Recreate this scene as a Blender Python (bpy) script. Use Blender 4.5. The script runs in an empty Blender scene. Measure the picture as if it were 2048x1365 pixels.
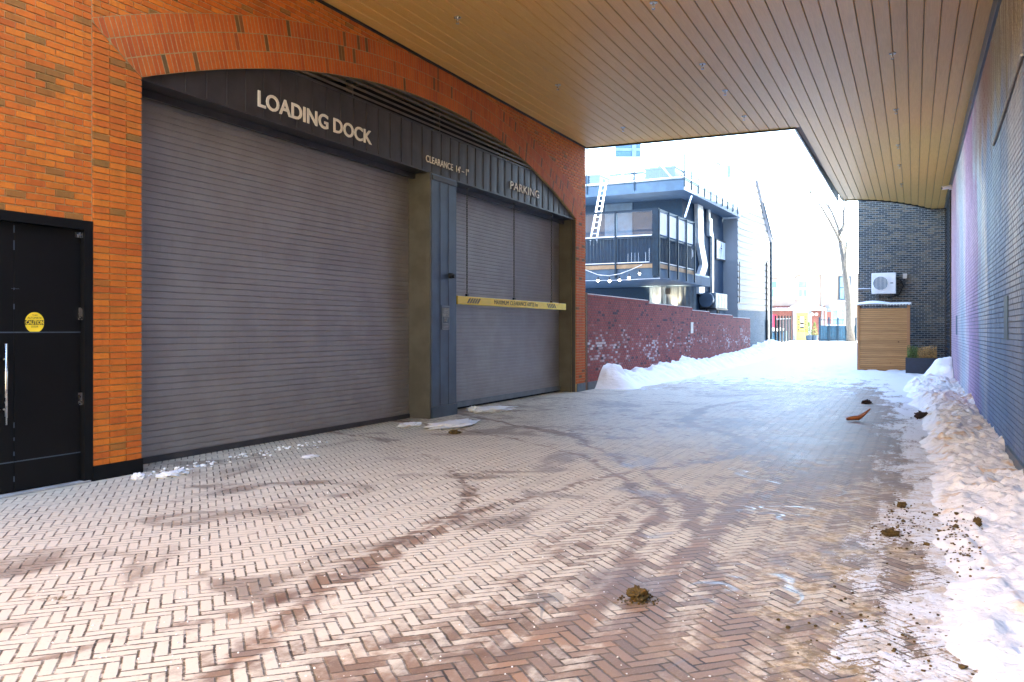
import bpy, math, random
from mathutils import Vector, noise as mn
random.seed(7)
R = math.radians
sc = bpy.context.scene
COL = sc.collection

# ------------------------------------------------------------------ camera, sky, sun, exposure
TH = R(25.05); F = 1720.0; CH = 1.53
cam_d = bpy.data.cameras.new('camera'); cam = bpy.data.objects.new('camera', cam_d); COL.objects.link(cam)
cam.location = (0, 0, CH); cam.rotation_euler = (R(90), 0, TH)
cam_d.sensor_width = 36; cam_d.lens = F / 2048 * 36; cam_d.shift_y = -22.5 / 2048
cam_d.clip_start = .05; cam_d.clip_end = 1500
sc.camera = cam
SUN_TO = Vector((.80, .46, .62)).normalized()
w = bpy.data.worlds.new('World'); sc.world = w; w.use_nodes = True
wn = w.node_tree.nodes; wl = w.node_tree.links
sky = wn.new('ShaderNodeTexSky'); sky.sky_type = 'NISHITA'; sky.sun_disc = False
sky.sun_elevation = math.asin(SUN_TO.z); sky.sun_rotation = math.atan2(SUN_TO.x, SUN_TO.y)
sky.air_density = 1.0; sky.dust_density = .6; sky.ozone_density = 1.3
wn['Background'].inputs['Strength'].default_value = .15
wl.new(sky.outputs[0], wn['Background'].inputs['Color'])
sd = bpy.data.lights.new('sun', 'SUN'); so = bpy.data.objects.new('sun', sd); COL.objects.link(so)
sd.energy = 3.6; sd.angle = R(.5); sd.color = (1, .93, .72)
so.rotation_euler = SUN_TO.to_track_quat('Z', 'Y').to_euler(); so.location = (20, -10, 30)
sc.view_settings.view_transform = 'Standard'; sc.view_settings.look = 'None'
sc.view_settings.exposure = 3.95; sc.view_settings.gamma = 1
sc.render.engine = 'CYCLES'
sc.cycles.max_bounces = 7; sc.cycles.diffuse_bounces = 5; sc.cycles.glossy_bounces = 3
sc.cycles.transmission_bounces = 4; sc.cycles.transparent_max_bounces = 8
sc.cycles.use_denoising = True; sc.cycles.caustics_reflective = False; sc.cycles.caustics_refractive = False

CT, ST = math.cos(TH), math.sin(TH)
def at(u, v, z):            # a point seen at photo pixel (u, v), z metres deep
    X = (u - 1024) / F * z
    return Vector((X * CT - z * ST, X * ST + z * CT, CH + (660 - v) / F * z))
def on_x(u, v, x):          # photo pixel on the vertical plane x = const
    k = (u - 1024) / F; z = x / (k * CT - ST)
    return at(u, v, z)
def on_z(u, v, h):
    return at(u, v, (CH - h) * F / (v - 660))

# ------------------------------------------------------------------ mesh helpers
class Fr:                   # local frame: s along heading (degrees clockwise from +y), d to its right, z up
    def __init__(s, ox=0, oy=0, deg=0, oz=0):
        a = R(deg); s.o = Vector((ox, oy, oz)); s.a = Vector((math.sin(a), math.cos(a), 0)); s.n = Vector((math.cos(a), -math.sin(a), 0))
    def __call__(s, a, d, z): return s.o + s.a * a + s.n * d + Vector((0, 0, z))
W = lambda x, y, z: Vector((x, y, z))
def wloc(o):
    l = Vector((0, 0, 0))
    while o: l += o.location; o = o.parent
    return l
class MB:
    def __init__(s, fr=W): s.v = []; s.f = []; s.fr = fr; s.uvk = []
    def vert(s, a, b, c): s.v.append(s.fr(a, b, c)); return len(s.v) - 1
    def poly(s, pts):
        n = len(s.v); s.v += [s.fr(*p) for p in pts]; s.f.append(tuple(range(n, n + len(pts)))); return s
    def box(s, a0, a1, b0, b1, c0, c1, bev=0):
        if bev:
            for (p, q) in (((a0, a1), 0),): pass
        n = len(s.v)
        for c in (c0, c1):
            for (a, b) in ((a0, b0), (a1, b0), (a1, b1), (a0, b1)): s.v.append(s.fr(a, b, c))
        s.f += [(n, n+3, n+2, n+1), (n+4, n+5, n+6, n+7), (n, n+1, n+5, n+4), (n+1, n+2, n+6, n+5), (n+2, n+3, n+7, n+6), (n+3, n, n+4, n+7)]
        return s
    def tube(s, pts, r, k=8, cap=True, closed=False):
        P = [s.fr(*p) for p in pts]; n0 = len(s.v); rr = r if isinstance(r, (list, tuple)) else [r] * len(P)
        up = Vector((0, 0, 1)); N = len(P)
        for i, p in enumerate(P):
            d = (P[min(i+1, N-1)] - P[max(i-1, 0)]) if not closed else (P[(i+1) % N] - P[i-1])
            d.normalize(); x = d.cross(up)
            if x.length < .05: x = d.cross(Vector((0, 1, 0)))
            x.normalize(); y = x.cross(d)
            for j in range(k):
                t = 2 * math.pi * j / k
                s.v.append(p + (x * math.cos(t) + y * math.sin(t)) * rr[i])
        for i in range(N if closed else N - 1):
            i2 = (i + 1) % N
            for j in range(k):
                s.f.append((n0+i*k+j, n0+i*k+(j+1) % k, n0+i2*k+(j+1) % k, n0+i2*k+j))
        if cap and not closed:
            s.f.append(tuple(n0 + j for j in reversed(range(k)))); s.f.append(tuple(n0 + (N-1)*k + j for j in range(k)))
        return s
    def disc(s, c, ax, r, t, k=28):   # short solid cylinder centred c, axis vector ax (frame coords)
        a = Vector(ax).normalized() * t / 2; c = Vector(c)
        return s.tube([tuple(c - a), tuple(c + a)], r, k)
    def prism(s, pts, dv):            # pts polygon, extruded by vector dv (frame coords)
        n = len(s.v); k = len(pts)
        for p in pts: s.v.append(s.fr(*p))
        for p in pts: s.v.append(s.fr(p[0]+dv[0], p[1]+dv[1], p[2]+dv[2]))
        s.f.append(tuple(range(n, n+k))); s.f.append(tuple(range(n+2*k-1, n+k-1, -1)))
        for i in range(k): s.f.append((n+i, n+k+i, n+k+(i+1) % k, n+(i+1) % k))
        return s
    def blob(s, c, r, sub=2, amp=.25, fq=2.0, seed=0, sq=(1, 1, 1)):
        c = s.fr(*c); import bmesh
        bm = bmesh.new(); bmesh.ops.create_icosphere(bm, subdivisions=sub, radius=1); n = len(s.v)
        for q in bm.verts:
            k = 1 + amp * mn.noise(q.co * fq + Vector((seed, seed * 1.7, 0))) + amp * .5 * mn.noise(q.co * fq * 2.7 + Vector((0, seed, 9)))
            s.v.append(c + Vector((q.co.x * sq[0], q.co.y * sq[1], q.co.z * sq[2])) * r * k)
        for fc in bm.faces: s.f.append(tuple(n + q.index for q in fc.verts))
        bm.free(); return s
    def build(s, name, m, parent=None, loc=None, smooth=False, fix=True, bevel=0):
        me = bpy.data.meshes.new(name); o = bpy.data.objects.new(name, me); COL.objects.link(o)
        off = wloc(parent) if parent else (Vector(loc) if loc is not None else Vector((0, 0, 0)))
        me.from_pydata([tuple(v - off) for v in s.v], [], s.f); me.update()
        if fix:
            import bmesh
            bm = bmesh.new(); bm.from_mesh(me); bmesh.ops.recalc_face_normals(bm, faces=bm.faces)
            bm.to_mesh(me); bm.free()
        if smooth: me.polygons.foreach_set('use_smooth', [True] * len(me.polygons))
        me.materials.append(m)
        if parent: o.parent = parent
        else: o.location = off
        if bevel:
            b = o.modifiers.new('bevel', 'BEVEL'); b.width = bevel; b.segments = 2; b.limit_method = 'ANGLE'
        return o
def thing(name, label, cat, loc, group=None, kind=None):
    o = bpy.data.objects.new(name, None); COL.objects.link(o); o.location = loc; o.empty_display_size = .2
    return tag(o, label, cat, group, kind)
def tag(o, label=None, cat=None, group=None, kind=None):
    if label: o['label'] = label
    if cat: o['category'] = cat
    if group: o['group'] = group
    if kind: o['kind'] = kind
    return o
def copy_tree(o, parent=None):
    c = o.copy(); COL.objects.link(c)
    if parent: c.parent = parent
    for ch in [q for q in bpy.data.objects if q.parent is o]: copy_tree(ch, c)
    return c
def text(name, body, size, m, parent, origin, ax=(0, 1, 0), up=(0, 0, 1), length=None, bold=0, ext=.004, center=False, space=1.0, shear=0):
    cu = bpy.data.curves.new(name, 'FONT'); cu.body = body; cu.size = size; cu.extrude = ext; cu.offset = bold; cu.space_character = space; cu.shear = shear
    cu.resolution_u = 4
    t = bpy.data.objects.new(name, cu); COL.objects.link(t)
    dg = bpy.context.evaluated_depsgraph_get(); me = bpy.data.meshes.new_from_object(t.evaluated_get(dg))
    bpy.data.objects.remove(t)
    xs = [v.co.x for v in me.vertices]; x0, x1 = min(xs), max(xs)
    k = (length / (x1 - x0)) if length else 1
    ax, up = Vector(ax).normalized(), Vector(up); nn = ax.cross(up)
    off = wloc(parent) if parent else Vector((0, 0, 0)); O = Vector(origin)
    for v in me.vertices:
        xx = (v.co.x - x0) * k - ((x1 - x0) * k / 2 if center else 0)
        v.co = O + ax * xx + up * v.co.y + nn * v.co.z - off
    ds = [((v.co + off) - O).dot(ax) for v in me.vertices]
    iv = sorted((min(ds[i] for i in p.vertices), max(ds[i] for i in p.vertices)) for p in me.polygons)
    cuts, end = [], iv[0][1]
    for a_, b_ in iv:
        if a_ - end > size * .16 * min(1, k * 1.2): cuts.append((a_ + end) / 2)
        end = max(end, b_)
    parts = [[] for _ in range(len(cuts) + 1)]
    for p in me.polygons:
        c_ = sum(ds[i] for i in p.vertices) / len(p.vertices); parts[sum(c_ > q for q in cuts)].append(tuple(p.vertices))
    outs = []
    for fs in parts:
        ids = sorted({i for f_ in fs for i in f_}); mp = {i: n for n, i in enumerate(ids)}
        m2 = bpy.data.meshes.new(name); m2.from_pydata([tuple(me.vertices[i].co) for i in ids], [], [tuple(mp[i] for i in f_) for f_ in fs]); m2.materials.append(m)
        o = bpy.data.objects.new(name, m2); COL.objects.link(o)
        if parent: o.parent = parent
        outs.append(o)
    return outs

# ------------------------------------------------------------------ material helpers
class NT:
    def __init__(s, name):
        s.m = bpy.data.materials.new(name); s.m.use_nodes = True; s.t = s.m.node_tree; s.b = s.t.nodes['Principled BSDF']
        s.pos = s.t.nodes.new('ShaderNodeNewGeometry')
    def n(s, ty, **k):
        q = s.t.nodes.new(ty)
        for a, b in k.items(): setattr(q, a, b)
        return q
    def L(s, a, b): s.t.links.new(a, b)
    def put(s, inp, val):
        if hasattr(val, 'is_linked') or hasattr(val, 'links'): s.L(val, inp)
        elif isinstance(val, (int, float)) and inp.type == 'RGBA': inp.default_value = (val, val, val, 1)
        elif isinstance(val, (tuple, list)) and len(val) == 3 and inp.type == 'RGBA': inp.default_value = (*val, 1)
        else: inp.default_value = val
    def M(s, op, a, b=0.0, c=0.0, clamp=False):
        q = s.n('ShaderNodeMath', operation=op); q.use_clamp = clamp
        s.put(q.inputs[0], a); s.put(q.inputs[1], b)
        if op in ('MULTIPLY_ADD', 'COMPARE', 'SMOOTH_MIN'): s.put(q.inputs[2], c)
        return q.outputs[0]
    def P(s): return s.pos.outputs['Position']
    def xyz(s, v=None):
        q = s.n('ShaderNodeSeparateXYZ'); s.L(v or s.P(), q.inputs[0]); return q.outputs
    def comb(s, x, y, z):
        q = s.n('ShaderNodeCombineXYZ'); s.put(q.inputs[0], x); s.put(q.inputs[1], y); s.put(q.inputs[2], z); return q.outputs[0]
    def scl(s, v, k):
        q = s.n('ShaderNodeVectorMath', operation='MULTIPLY'); s.L(v, q.inputs[0]); q.inputs[1].default_value = k if isinstance(k, tuple) else (k, k, k); return q.outputs[0]
    def noise(s, sc_, v=None, det=4, rough=.55, dist=0, k=None, off=None):
        q = s.n('ShaderNodeTexNoise'); v = v or s.P()
        if k: v = s.scl(v, k)
        if off:
            a = s.n('ShaderNodeVectorMath', operation='ADD'); s.L(v, a.inputs[0]); a.inputs[1].default_value = off; v = a.outputs[0]
        s.L(v, q.inputs['Vector']); q.inputs['Scale'].default_value = sc_; q.inputs['Detail'].default_value = det
        q.inputs['Roughness'].default_value = rough; q.inputs['Distortion'].default_value = dist
        return q.outputs['Fac']
    def ss(s, v, a, b):
        q = s.n('ShaderNodeMapRange', interpolation_type='SMOOTHSTEP'); s.put(q.inputs[0], v); q.inputs[1].default_value = a; q.inputs[2].default_value = b
        return q.outputs[0]
    def mix(s, f, a, b, mode='MIX'):
        q = s.n('ShaderNodeMix', data_type='RGBA', blend_type=mode); s.put(q.inputs[0], f); s.put(q.inputs[6], a); s.put(q.inputs[7], b); return q.outputs[2]
    def ramp(s, v, stops, const=False):
        q = s.n('ShaderNodeValToRGB'); s.L(v, q.inputs[0]); e = q.color_ramp.elements
        if const: q.color_ramp.interpolation = 'CONSTANT'
        e[0].position = stops[0][0]; e[0].color = (*stops[0][1], 1); e[1].position = stops[-1][0]; e[1].color = (*stops[-1][1], 1)
        for p, c in stops[1:-1]: k = e.new(p); k.color = (*c, 1)
        return q.outputs[0]
    def bump(s, h, st=.3, d=.01, prev=None):
        q = s.n('ShaderNodeBump'); q.inputs['Strength'].default_value = st; q.inputs['Distance'].default_value = d; s.L(h, q.inputs['Height'])
        if prev: s.L(prev, q.inputs['Normal'])
        return q.outputs[0]
    def set(s, col=None, rough=None, metal=None, normal=None, spec=None, **k):
        if col is not None: s.put(s.b.inputs['Base Color'], col)
        if rough is not None: s.put(s.b.inputs['Roughness'], rough)
        if metal is not None: s.put(s.b.inputs['Metallic'], metal)
        if normal is not None: s.L(normal, s.b.inputs['Normal'])
        if spec is not None: s.put(s.b.inputs['Specular IOR Level'], spec)
        return s.m
def plain(name, col, rough=.5, metal=0, var=.18, sc_=6, bump=.08, bd=.002):
    t = NT(name); n = t.noise(sc_); n2 = t.noise(sc_ * 9)
    c = t.mix(t.ss(n, .3, .7), tuple(x * (1 - var) for x in col), tuple(min(1, x * (1 + var)) for x in col))
    r = t.M('MULTIPLY_ADD', n, .16, rough - .08)
    return t.set(c, r, metal, t.bump(n2, bump, bd))
def emit(name, col, st):
    t = NT(name); t.b.inputs['Emission Color'].default_value = (*col, 1); t.b.inputs['Emission Strength'].default_value = st
    return t.set(col, .5)

def brick_mat(name, ramp_stops, mottled=.35, rough=.75, white=0, wr=(.62, .8), dark_mott=(.35, .3, .2), wcol=(.75, .72, .74)):
    t = NT(name); rnd = t.pos.outputs['Random Per Island']
    c = t.ramp(rnd, ramp_stops)
    n = t.noise(9, det=5); n2 = t.noise(60, det=3); st_ = t.noise(1, k=(14, 14, 3), det=2)
    c = t.mix(t.M('MULTIPLY', t.ss(st_, .5, .72), mottled), c, t.mix(.6, c, dark_mott, 'MULTIPLY'))
    c = t.mix(t.M('MULTIPLY', t.ss(n2, .3, .75), .35), c, t.mix(1.0, c, (1.35, 1.35, 1.3), 'MULTIPLY'))
    if white:
        big = t.noise(.9, det=4, k=(1, .7, 1.3)); z = t.xyz()[2]
        band = t.M('SUBTRACT', 1.0, t.M('ABSOLUTE', t.M('MULTIPLY', t.M('SUBTRACT', z, 1.05), .35)))
        f = t.M('ADD', t.M('MULTIPLY', t.M('ADD', t.M('MULTIPLY', big, .62), t.M('MULTIPLY', t.M('FRACT', t.M('MULTIPLY', rnd, 37.7)), .42)), band), t.M('MULTIPLY', t.M('SUBTRACT', n2, .5), .3))
        c = t.mix(t.M('MULTIPLY', t.ss(f, *wr), white), c, wcol)
    big_ = t.noise(.8, det=6, rough=.65, off=(3, 3, 3)); c = t.mix(t.M('MULTIPLY', t.ss(big_, .45, .68), .45), c, t.mix(1.0, c, (.60, .56, .52), 'MULTIPLY'))
    nb = t.bump(n2, .35, .004, t.bump(t.noise(22), .3, .006))
    return t.set(c, t.M('MULTIPLY_ADD', n, .2, rough - .1), 0, nb)

# ------------------------------------------------------------------ materials
OR = [(0, (.52, .12, .008)), (.3, (.58, .145, .009)), (.55, (.47, .10, .008)), (.75, (.62, .17, .010)), (.93, (.43, .12, .010)), (.955, (.25, .115, .020)), (1, (.32, .12, .02))]
M_brick = brick_mat('orange_brick', OR)
M_arch = brick_mat('arch_brick', [(0, (.48, .095, .010)), (.5, (.54, .125, .012)), (.92, (.43, .08, .010)), (.935, (.14, .075, .02)), (1, (.18, .08, .02))], mottled=.15)
M_orange_plain = plain('orange_bounce', (.50, .32, .13), .8)
M_tan = plain('tan_bounce', (.72, .58, .36), .9, sc_=1)
M_mortar = plain('mortar', (.44, .33, .17), .9, sc_=20, bump=.4)
M_bed = plain('arch_mortar', (.36, .25, .11), .9, sc_=20, bump=.4)
M_mortar_red = plain('mortar_purple', (.13, .09, .09), .9, sc_=20, bump=.4)
M_lowbrick = brick_mat('red_wall_brick', [(0, (.29, .065, .065)), (.4, (.34, .08, .07)), (.7, (.24, .06, .065)), (.93, (.29, .065, .065)), (.95, (.06, .03, .05)), (1, (.09, .04, .05))], white=.8, wr=(.54, .76))
M_darkbrick = brick_mat('old_dark_brick', [(0, (.020, .028, .036)), (.3, (.040, .05, .058)), (.6, (.075, .072, .060)), (.85, (.16, .13, .095)), (1, (.04, .04, .045))], white=.6, wr=(.56, .80), wcol=(.5, .47, .42))
M_mortar_pale = plain('mortar_pale', (.34, .37, .38), .9, sc_=20, bump=.4)
M_bluebrick = brick_mat('blue_painted_brick', [(0, (.08, .12, .16)), (.5, (.11, .15, .19)), (1, (.06, .10, .14))], mottled=.2)
M_metal_dark = plain('bronze_panel_metal', (.055, .052, .055), .42, .35, sc_=3)
M_metal_blue = plain('sky_tinted_metal', (.07, .10, .14), .38, .45, sc_=2)  # dark grey panel paint with blue skylight mixed into its colour
M_steel_warm = plain('warm_tinted_steel', (.10, .092, .072), .5, .2, sc_=3)  # warm light on the jamb sides is put into this steel colour
M_louvre = plain('louvre_metal', (.11, .095, .085), .45, .2)
M_black = plain('black_paint', (.004, .004, .0045), .6, 0, sc_=8, bump=.05)
M_black.node_tree.nodes['Principled BSDF'].inputs['Specular IOR Level'].default_value = .18
M_trim = plain('black_trim', (.010, .012, .016), .35, .1, sc_=4)
M_alu = plain('brushed_steel', (.55, .54, .52), .28, 1, sc_=12)
M_white = plain('white_paint', (.78, .79, .80), .45, 0, var=.05)
M_cream = plain('cream_letter', (.80, .74, .62), .5, 0, var=.04)
M_yellow = plain('yellow_plastic', (.92, .68, .04), .4, 0, var=.06, sc_=5)
M_paleyellow = plain('yellow_door_paint', (.80, .62, .10), .5, 0, var=.05)
M_ink = plain('black_ink', (.012, .012, .014), .5)
M_navy = plain('dark_stucco', (.004, .024, .055), .85, 0, sc_=14, bump=.4)
M_navy_steel = plain('navy_steel', (.004, .026, .052), .4, .3)
M_navy_board = plain('navy_board', (.003, .026, .058), .6, 0)
M_fascia = plain('fascia_paint', (.05, .095, .15), .6, 0, sc_=3)
M_fascia_l = plain('grey_print', (.36, .38, .40), .6)
M_concrete = plain('concrete', (.32, .33, .34), .8, 0, sc_=5, bump=.3)
M_corr = plain('corrugated_steel', (.17, .20, .22), .45, .5, sc_=3)
M_pine = plain('raw_pine', (.34, .22, .12), .7, 0, sc_=5)
M_galv = plain('galvanised_duct', (.45, .46, .47), .4, .3, sc_=4)
M_ladder = plain('aluminium_ladder', (.8, .8, .8), .4, .2)
M_siding = plain('white_siding', (.24, .25, .27), .6, 0, var=.04, sc_=2)
M_plinth = plain('blue_grey_plinth', (.10, .14, .17), .6, 0, sc_=8, bump=.2)
M_rust = plain('rusty_steel', (.16, .075, .03), .6, .3, sc_=10, var=.4)
M_bark = plain('pale_bark', (.10, .09, .08), .9, 0, sc_=8, bump=.5, bd=.02)
M_dirt = plain('mud_clod', (.11, .07, .018), .95, 0, sc_=40, var=.5, bump=.9, bd=.01)
M_darkdirt = plain('dark_clod', (.035, .022, .020), .9, 0, sc_=30, var=.4, bump=.9, bd=.01)
M_terra = plain('terracotta', (.42, .14, .04), .5, 0, sc_=12)
M_roofsh = plain('snowy_shingle', (.50, .49, .50), .9, 0, sc_=4, bump=.5)
M_pinkbrick = brick_mat('pink_house_brick', [(0, (.20, .06, .05)), (1, (.15, .045, .04))])
M_housecream = plain('cream_brick', (.30, .24, .20), .9, 0, sc_=1.5, var=.12)
M_redpaint = plain('red_paint', (.5, .03, .08), .5)
M_greyframe = plain('grey_frame', (.25, .27, .32), .5)
M_soil = plain('soil', (.06, .04, .03), .95, sc_=30, bump=.8)
M_planter = plain('slate_planter', (.012, .028, .055), .55, 0, sc_=8, bump=.2)
M_leafg = plain('green_leaf', (.10, .16, .03), .6, var=.5, sc_=30)
M_leafb = plain('dry_leaf', (.50, .33, .13), .7, var=.4, sc_=30)
M_fan = plain('fan_grille', (.02, .09, .17), .4, .3)
M_tower = plain('tower_glass', (.02, .06, .12), .25, .2)
M_bulb = emit('lit_bulb', (1, .85, .6), 3.0)
M_lamp = emit('uplight_lens', (1, .8, .55), 8.0)

def shutter_mat():
    t = NT('shutter_slat'); n = t.noise(2.2); st_ = t.noise(3, k=(1, 6, .6))
    c = t.mix(t.ss(n, .3, .7), (.29, .27, .262), (.34, .325, .318))
    c = t.mix(t.M('MULTIPLY', t.ss(st_, .6, .8), .3), c, (.2, .19, .19))
    return t.set(c, t.M('MULTIPLY_ADD', n, .12, .34), .45, t.bump(t.noise(40), .04, .002), spec=.6)
M_shutter = shutter_mat()

def soffit_mat():
    t = NT('wood_look_soffit'); rnd = t.pos.outputs['Random Per Island']
    g = t.noise(1, k=(60, 2.0, 60), det=6, rough=.65, dist=.3); g2 = t.noise(1, k=(220, 9, 220), det=3)
    c = t.mix(t.ss(g, .3, .7), (.72, .40, .09), (.82, .49, .13))
    c = t.mix(t.M('MULTIPLY', t.ss(g2, .45, .7), .25), c, (.56, .30, .08))
    c = t.mix(t.M('MULTIPLY_ADD', rnd, .18, 0), c, (.56, .31, .08))
    return t.set(c, .42, 0, t.bump(g2, .1, .002))
M_soffit = soffit_mat()
def wood_mat(name, a, b):
    t = NT(name); rnd = t.pos.outputs['Random Per Island']
    g = t.noise(1, k=(2, 2, 50), det=5, dist=.5); kn = t.noise(7, det=1)
    c = t.mix(t.ss(g, .3, .7), a, b); c = t.mix(t.M('MULTIPLY', rnd, .6), c, tuple(x * .62 for x in a))
    c = t.mix(t.ss(kn, .74, .8), c, (.12, .05, .02))
    return t.set(c, .65, 0, t.bump(g, .2, .003))
M_cedar = wood_mat('cedar_slat', (.44, .23, .085), (.60, .34, .14))
M_cedarpost = wood_mat('cedar_post', (.42, .20, .08), (.48, .25, .11))

def snow_mat(name='snow', dirty=.0, dx=None):
    t = NT(name); n = t.noise(1.6, det=5); f = t.noise(35, det=4); m = t.noise(7, det=5)
    x, y, z = t.xyz()
    tan = t.ss(t.noise(2.6, det=4, dist=.4, off=(3, 1, 0)), .56, .68)
    c = t.mix(t.M('MULTIPLY', tan, dirty), (.86, .87, .88), (.66, .47, .27))
    gr = t.ss(t.noise(16, det=4, off=(9, 0, 0)), .66, .74)
    c = t.mix(t.M('MULTIPLY', gr, .35 + dirty * .3), c, (.22, .15, .09))
    nb = t.bump(f, .35, .012, t.bump(m, .6, .05))
    return t.set(c, .6, 0, nb)
M_snow = snow_mat('snow', .12); M_snowd = snow_mat('dirty_snow', .85)

def mural_mat():
    t = NT('mural_painted_brick'); x, y, z = t.xyz(); rnd = t.pos.outputs['Random Per Island']
    dn = t.noise(.28, det=3, dist=.4); dn2 = t.noise(1, k=(1, 1.7, .22), det=5); fine = t.noise(1, k=(1, 10, .8), det=4)
    tt = t.M('ADD', y, t.M('MULTIPLY', t.M('SUBTRACT', dn, .5), 5.0))
    tt = t.M('ADD', tt, t.M('MULTIPLY', z, -.28)); tt = t.M('ADD', tt, t.M('MULTIPLY', t.M('SUBTRACT', dn2, .5), 3.2))
    c = t.ramp(t.M('MULTIPLY', t.M('SUBTRACT', tt, 6.0), 1 / 22.0), [
        (.0, (.26, .27, .30)), (.08, (.42, .38, .34)), (.15, (.14, .20, .36)), (.21, (.42, .44, .52)), (.27, (.09, .20, .48)), (.33, (.26, .44, .70)),
        (.38, (.14, .28, .60)), (.42, (.82, .86, .90)), (.47, (.50, .68, .86)), (.51, (.40, .24, .50)), (.62, (.52, .34, .54)), (.67, (.66, .64, .70)),
        (.75, (.38, .48, .58)), (.80, (.52, .50, .54)), (.85, (.36, .27, .40)), (.91, (.46, .30, .38)), (1, (.42, .30, .38))])
    blot = t.noise(1, k=(1, 2.6, 1.3), det=6, rough=.7, off=(0, 3, 3)); c = t.mix(t.M('MULTIPLY', t.ss(blot, .46, .66), .55), c, t.mix(1.0, c, (.52, .60, .74), 'MULTIPLY'))
    c = t.mix(t.M('MULTIPLY', t.M('FRACT', t.M('MULTIPLY', rnd, 91.3)), .35), c, t.mix(1.0, c, (.66, .68, .76), 'MULTIPLY'))
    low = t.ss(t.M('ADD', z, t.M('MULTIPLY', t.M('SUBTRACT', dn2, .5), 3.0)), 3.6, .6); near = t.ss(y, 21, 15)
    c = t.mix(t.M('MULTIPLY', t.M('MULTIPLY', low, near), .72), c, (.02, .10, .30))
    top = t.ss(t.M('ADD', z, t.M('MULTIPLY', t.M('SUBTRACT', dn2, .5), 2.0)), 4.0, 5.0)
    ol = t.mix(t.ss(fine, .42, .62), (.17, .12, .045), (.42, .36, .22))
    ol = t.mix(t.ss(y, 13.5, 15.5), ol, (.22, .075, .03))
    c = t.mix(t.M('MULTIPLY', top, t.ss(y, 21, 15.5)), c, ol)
    c = t.mix(t.M('MULTIPLY', t.ss(fine, .55, .75), .25), c, t.mix(1.0, c, (.6, .6, .62), 'MULTIPLY'))
    c = t.mix(t.M('MULTIPLY', rnd, .25), c, t.mix(1.0, c, (.6, .6, .6), 'MULTIPLY'))
    nb = t.bump(t.noise(50), .3, .004, t.bump(t.noise(14), .3, .006))
    return t.set(c, .55, 0, nb)
M_mural = mural_mat()
M_mortar_mural = plain('mortar_mural', (.13, .15, .20), .9, sc_=20, bump=.4)

def glass_mat(name='clear_glass', tint=(.85, .93, 1), a=.86, rough=.03):
    t = NT(name); tr = t.n('ShaderNodeBsdfTransparent'); gl = t.n('ShaderNodeBsdfGlossy'); mx = t.n('ShaderNodeMixShader')
    tr.inputs[0].default_value = (*tint, 1); gl.inputs['Roughness'].default_value = rough; mx.inputs[0].default_value = 1 - a
    fr = t.n('ShaderNodeFresnel'); fr.inputs[0].default_value = 1.5
    t.L(t.M('ADD', fr.outputs[0], .04), mx.inputs[0]); t.L(tr.outputs[0], mx.inputs[1]); t.L(gl.outputs[0], mx.inputs[2])
    t.L(mx.outputs[0], t.t.nodes['Material Output'].inputs[0]); return t.m
M_glass = glass_mat()
M_pane = plain('window_pane', (.12, .22, .30), .1, 0, sc_=2)

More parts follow.
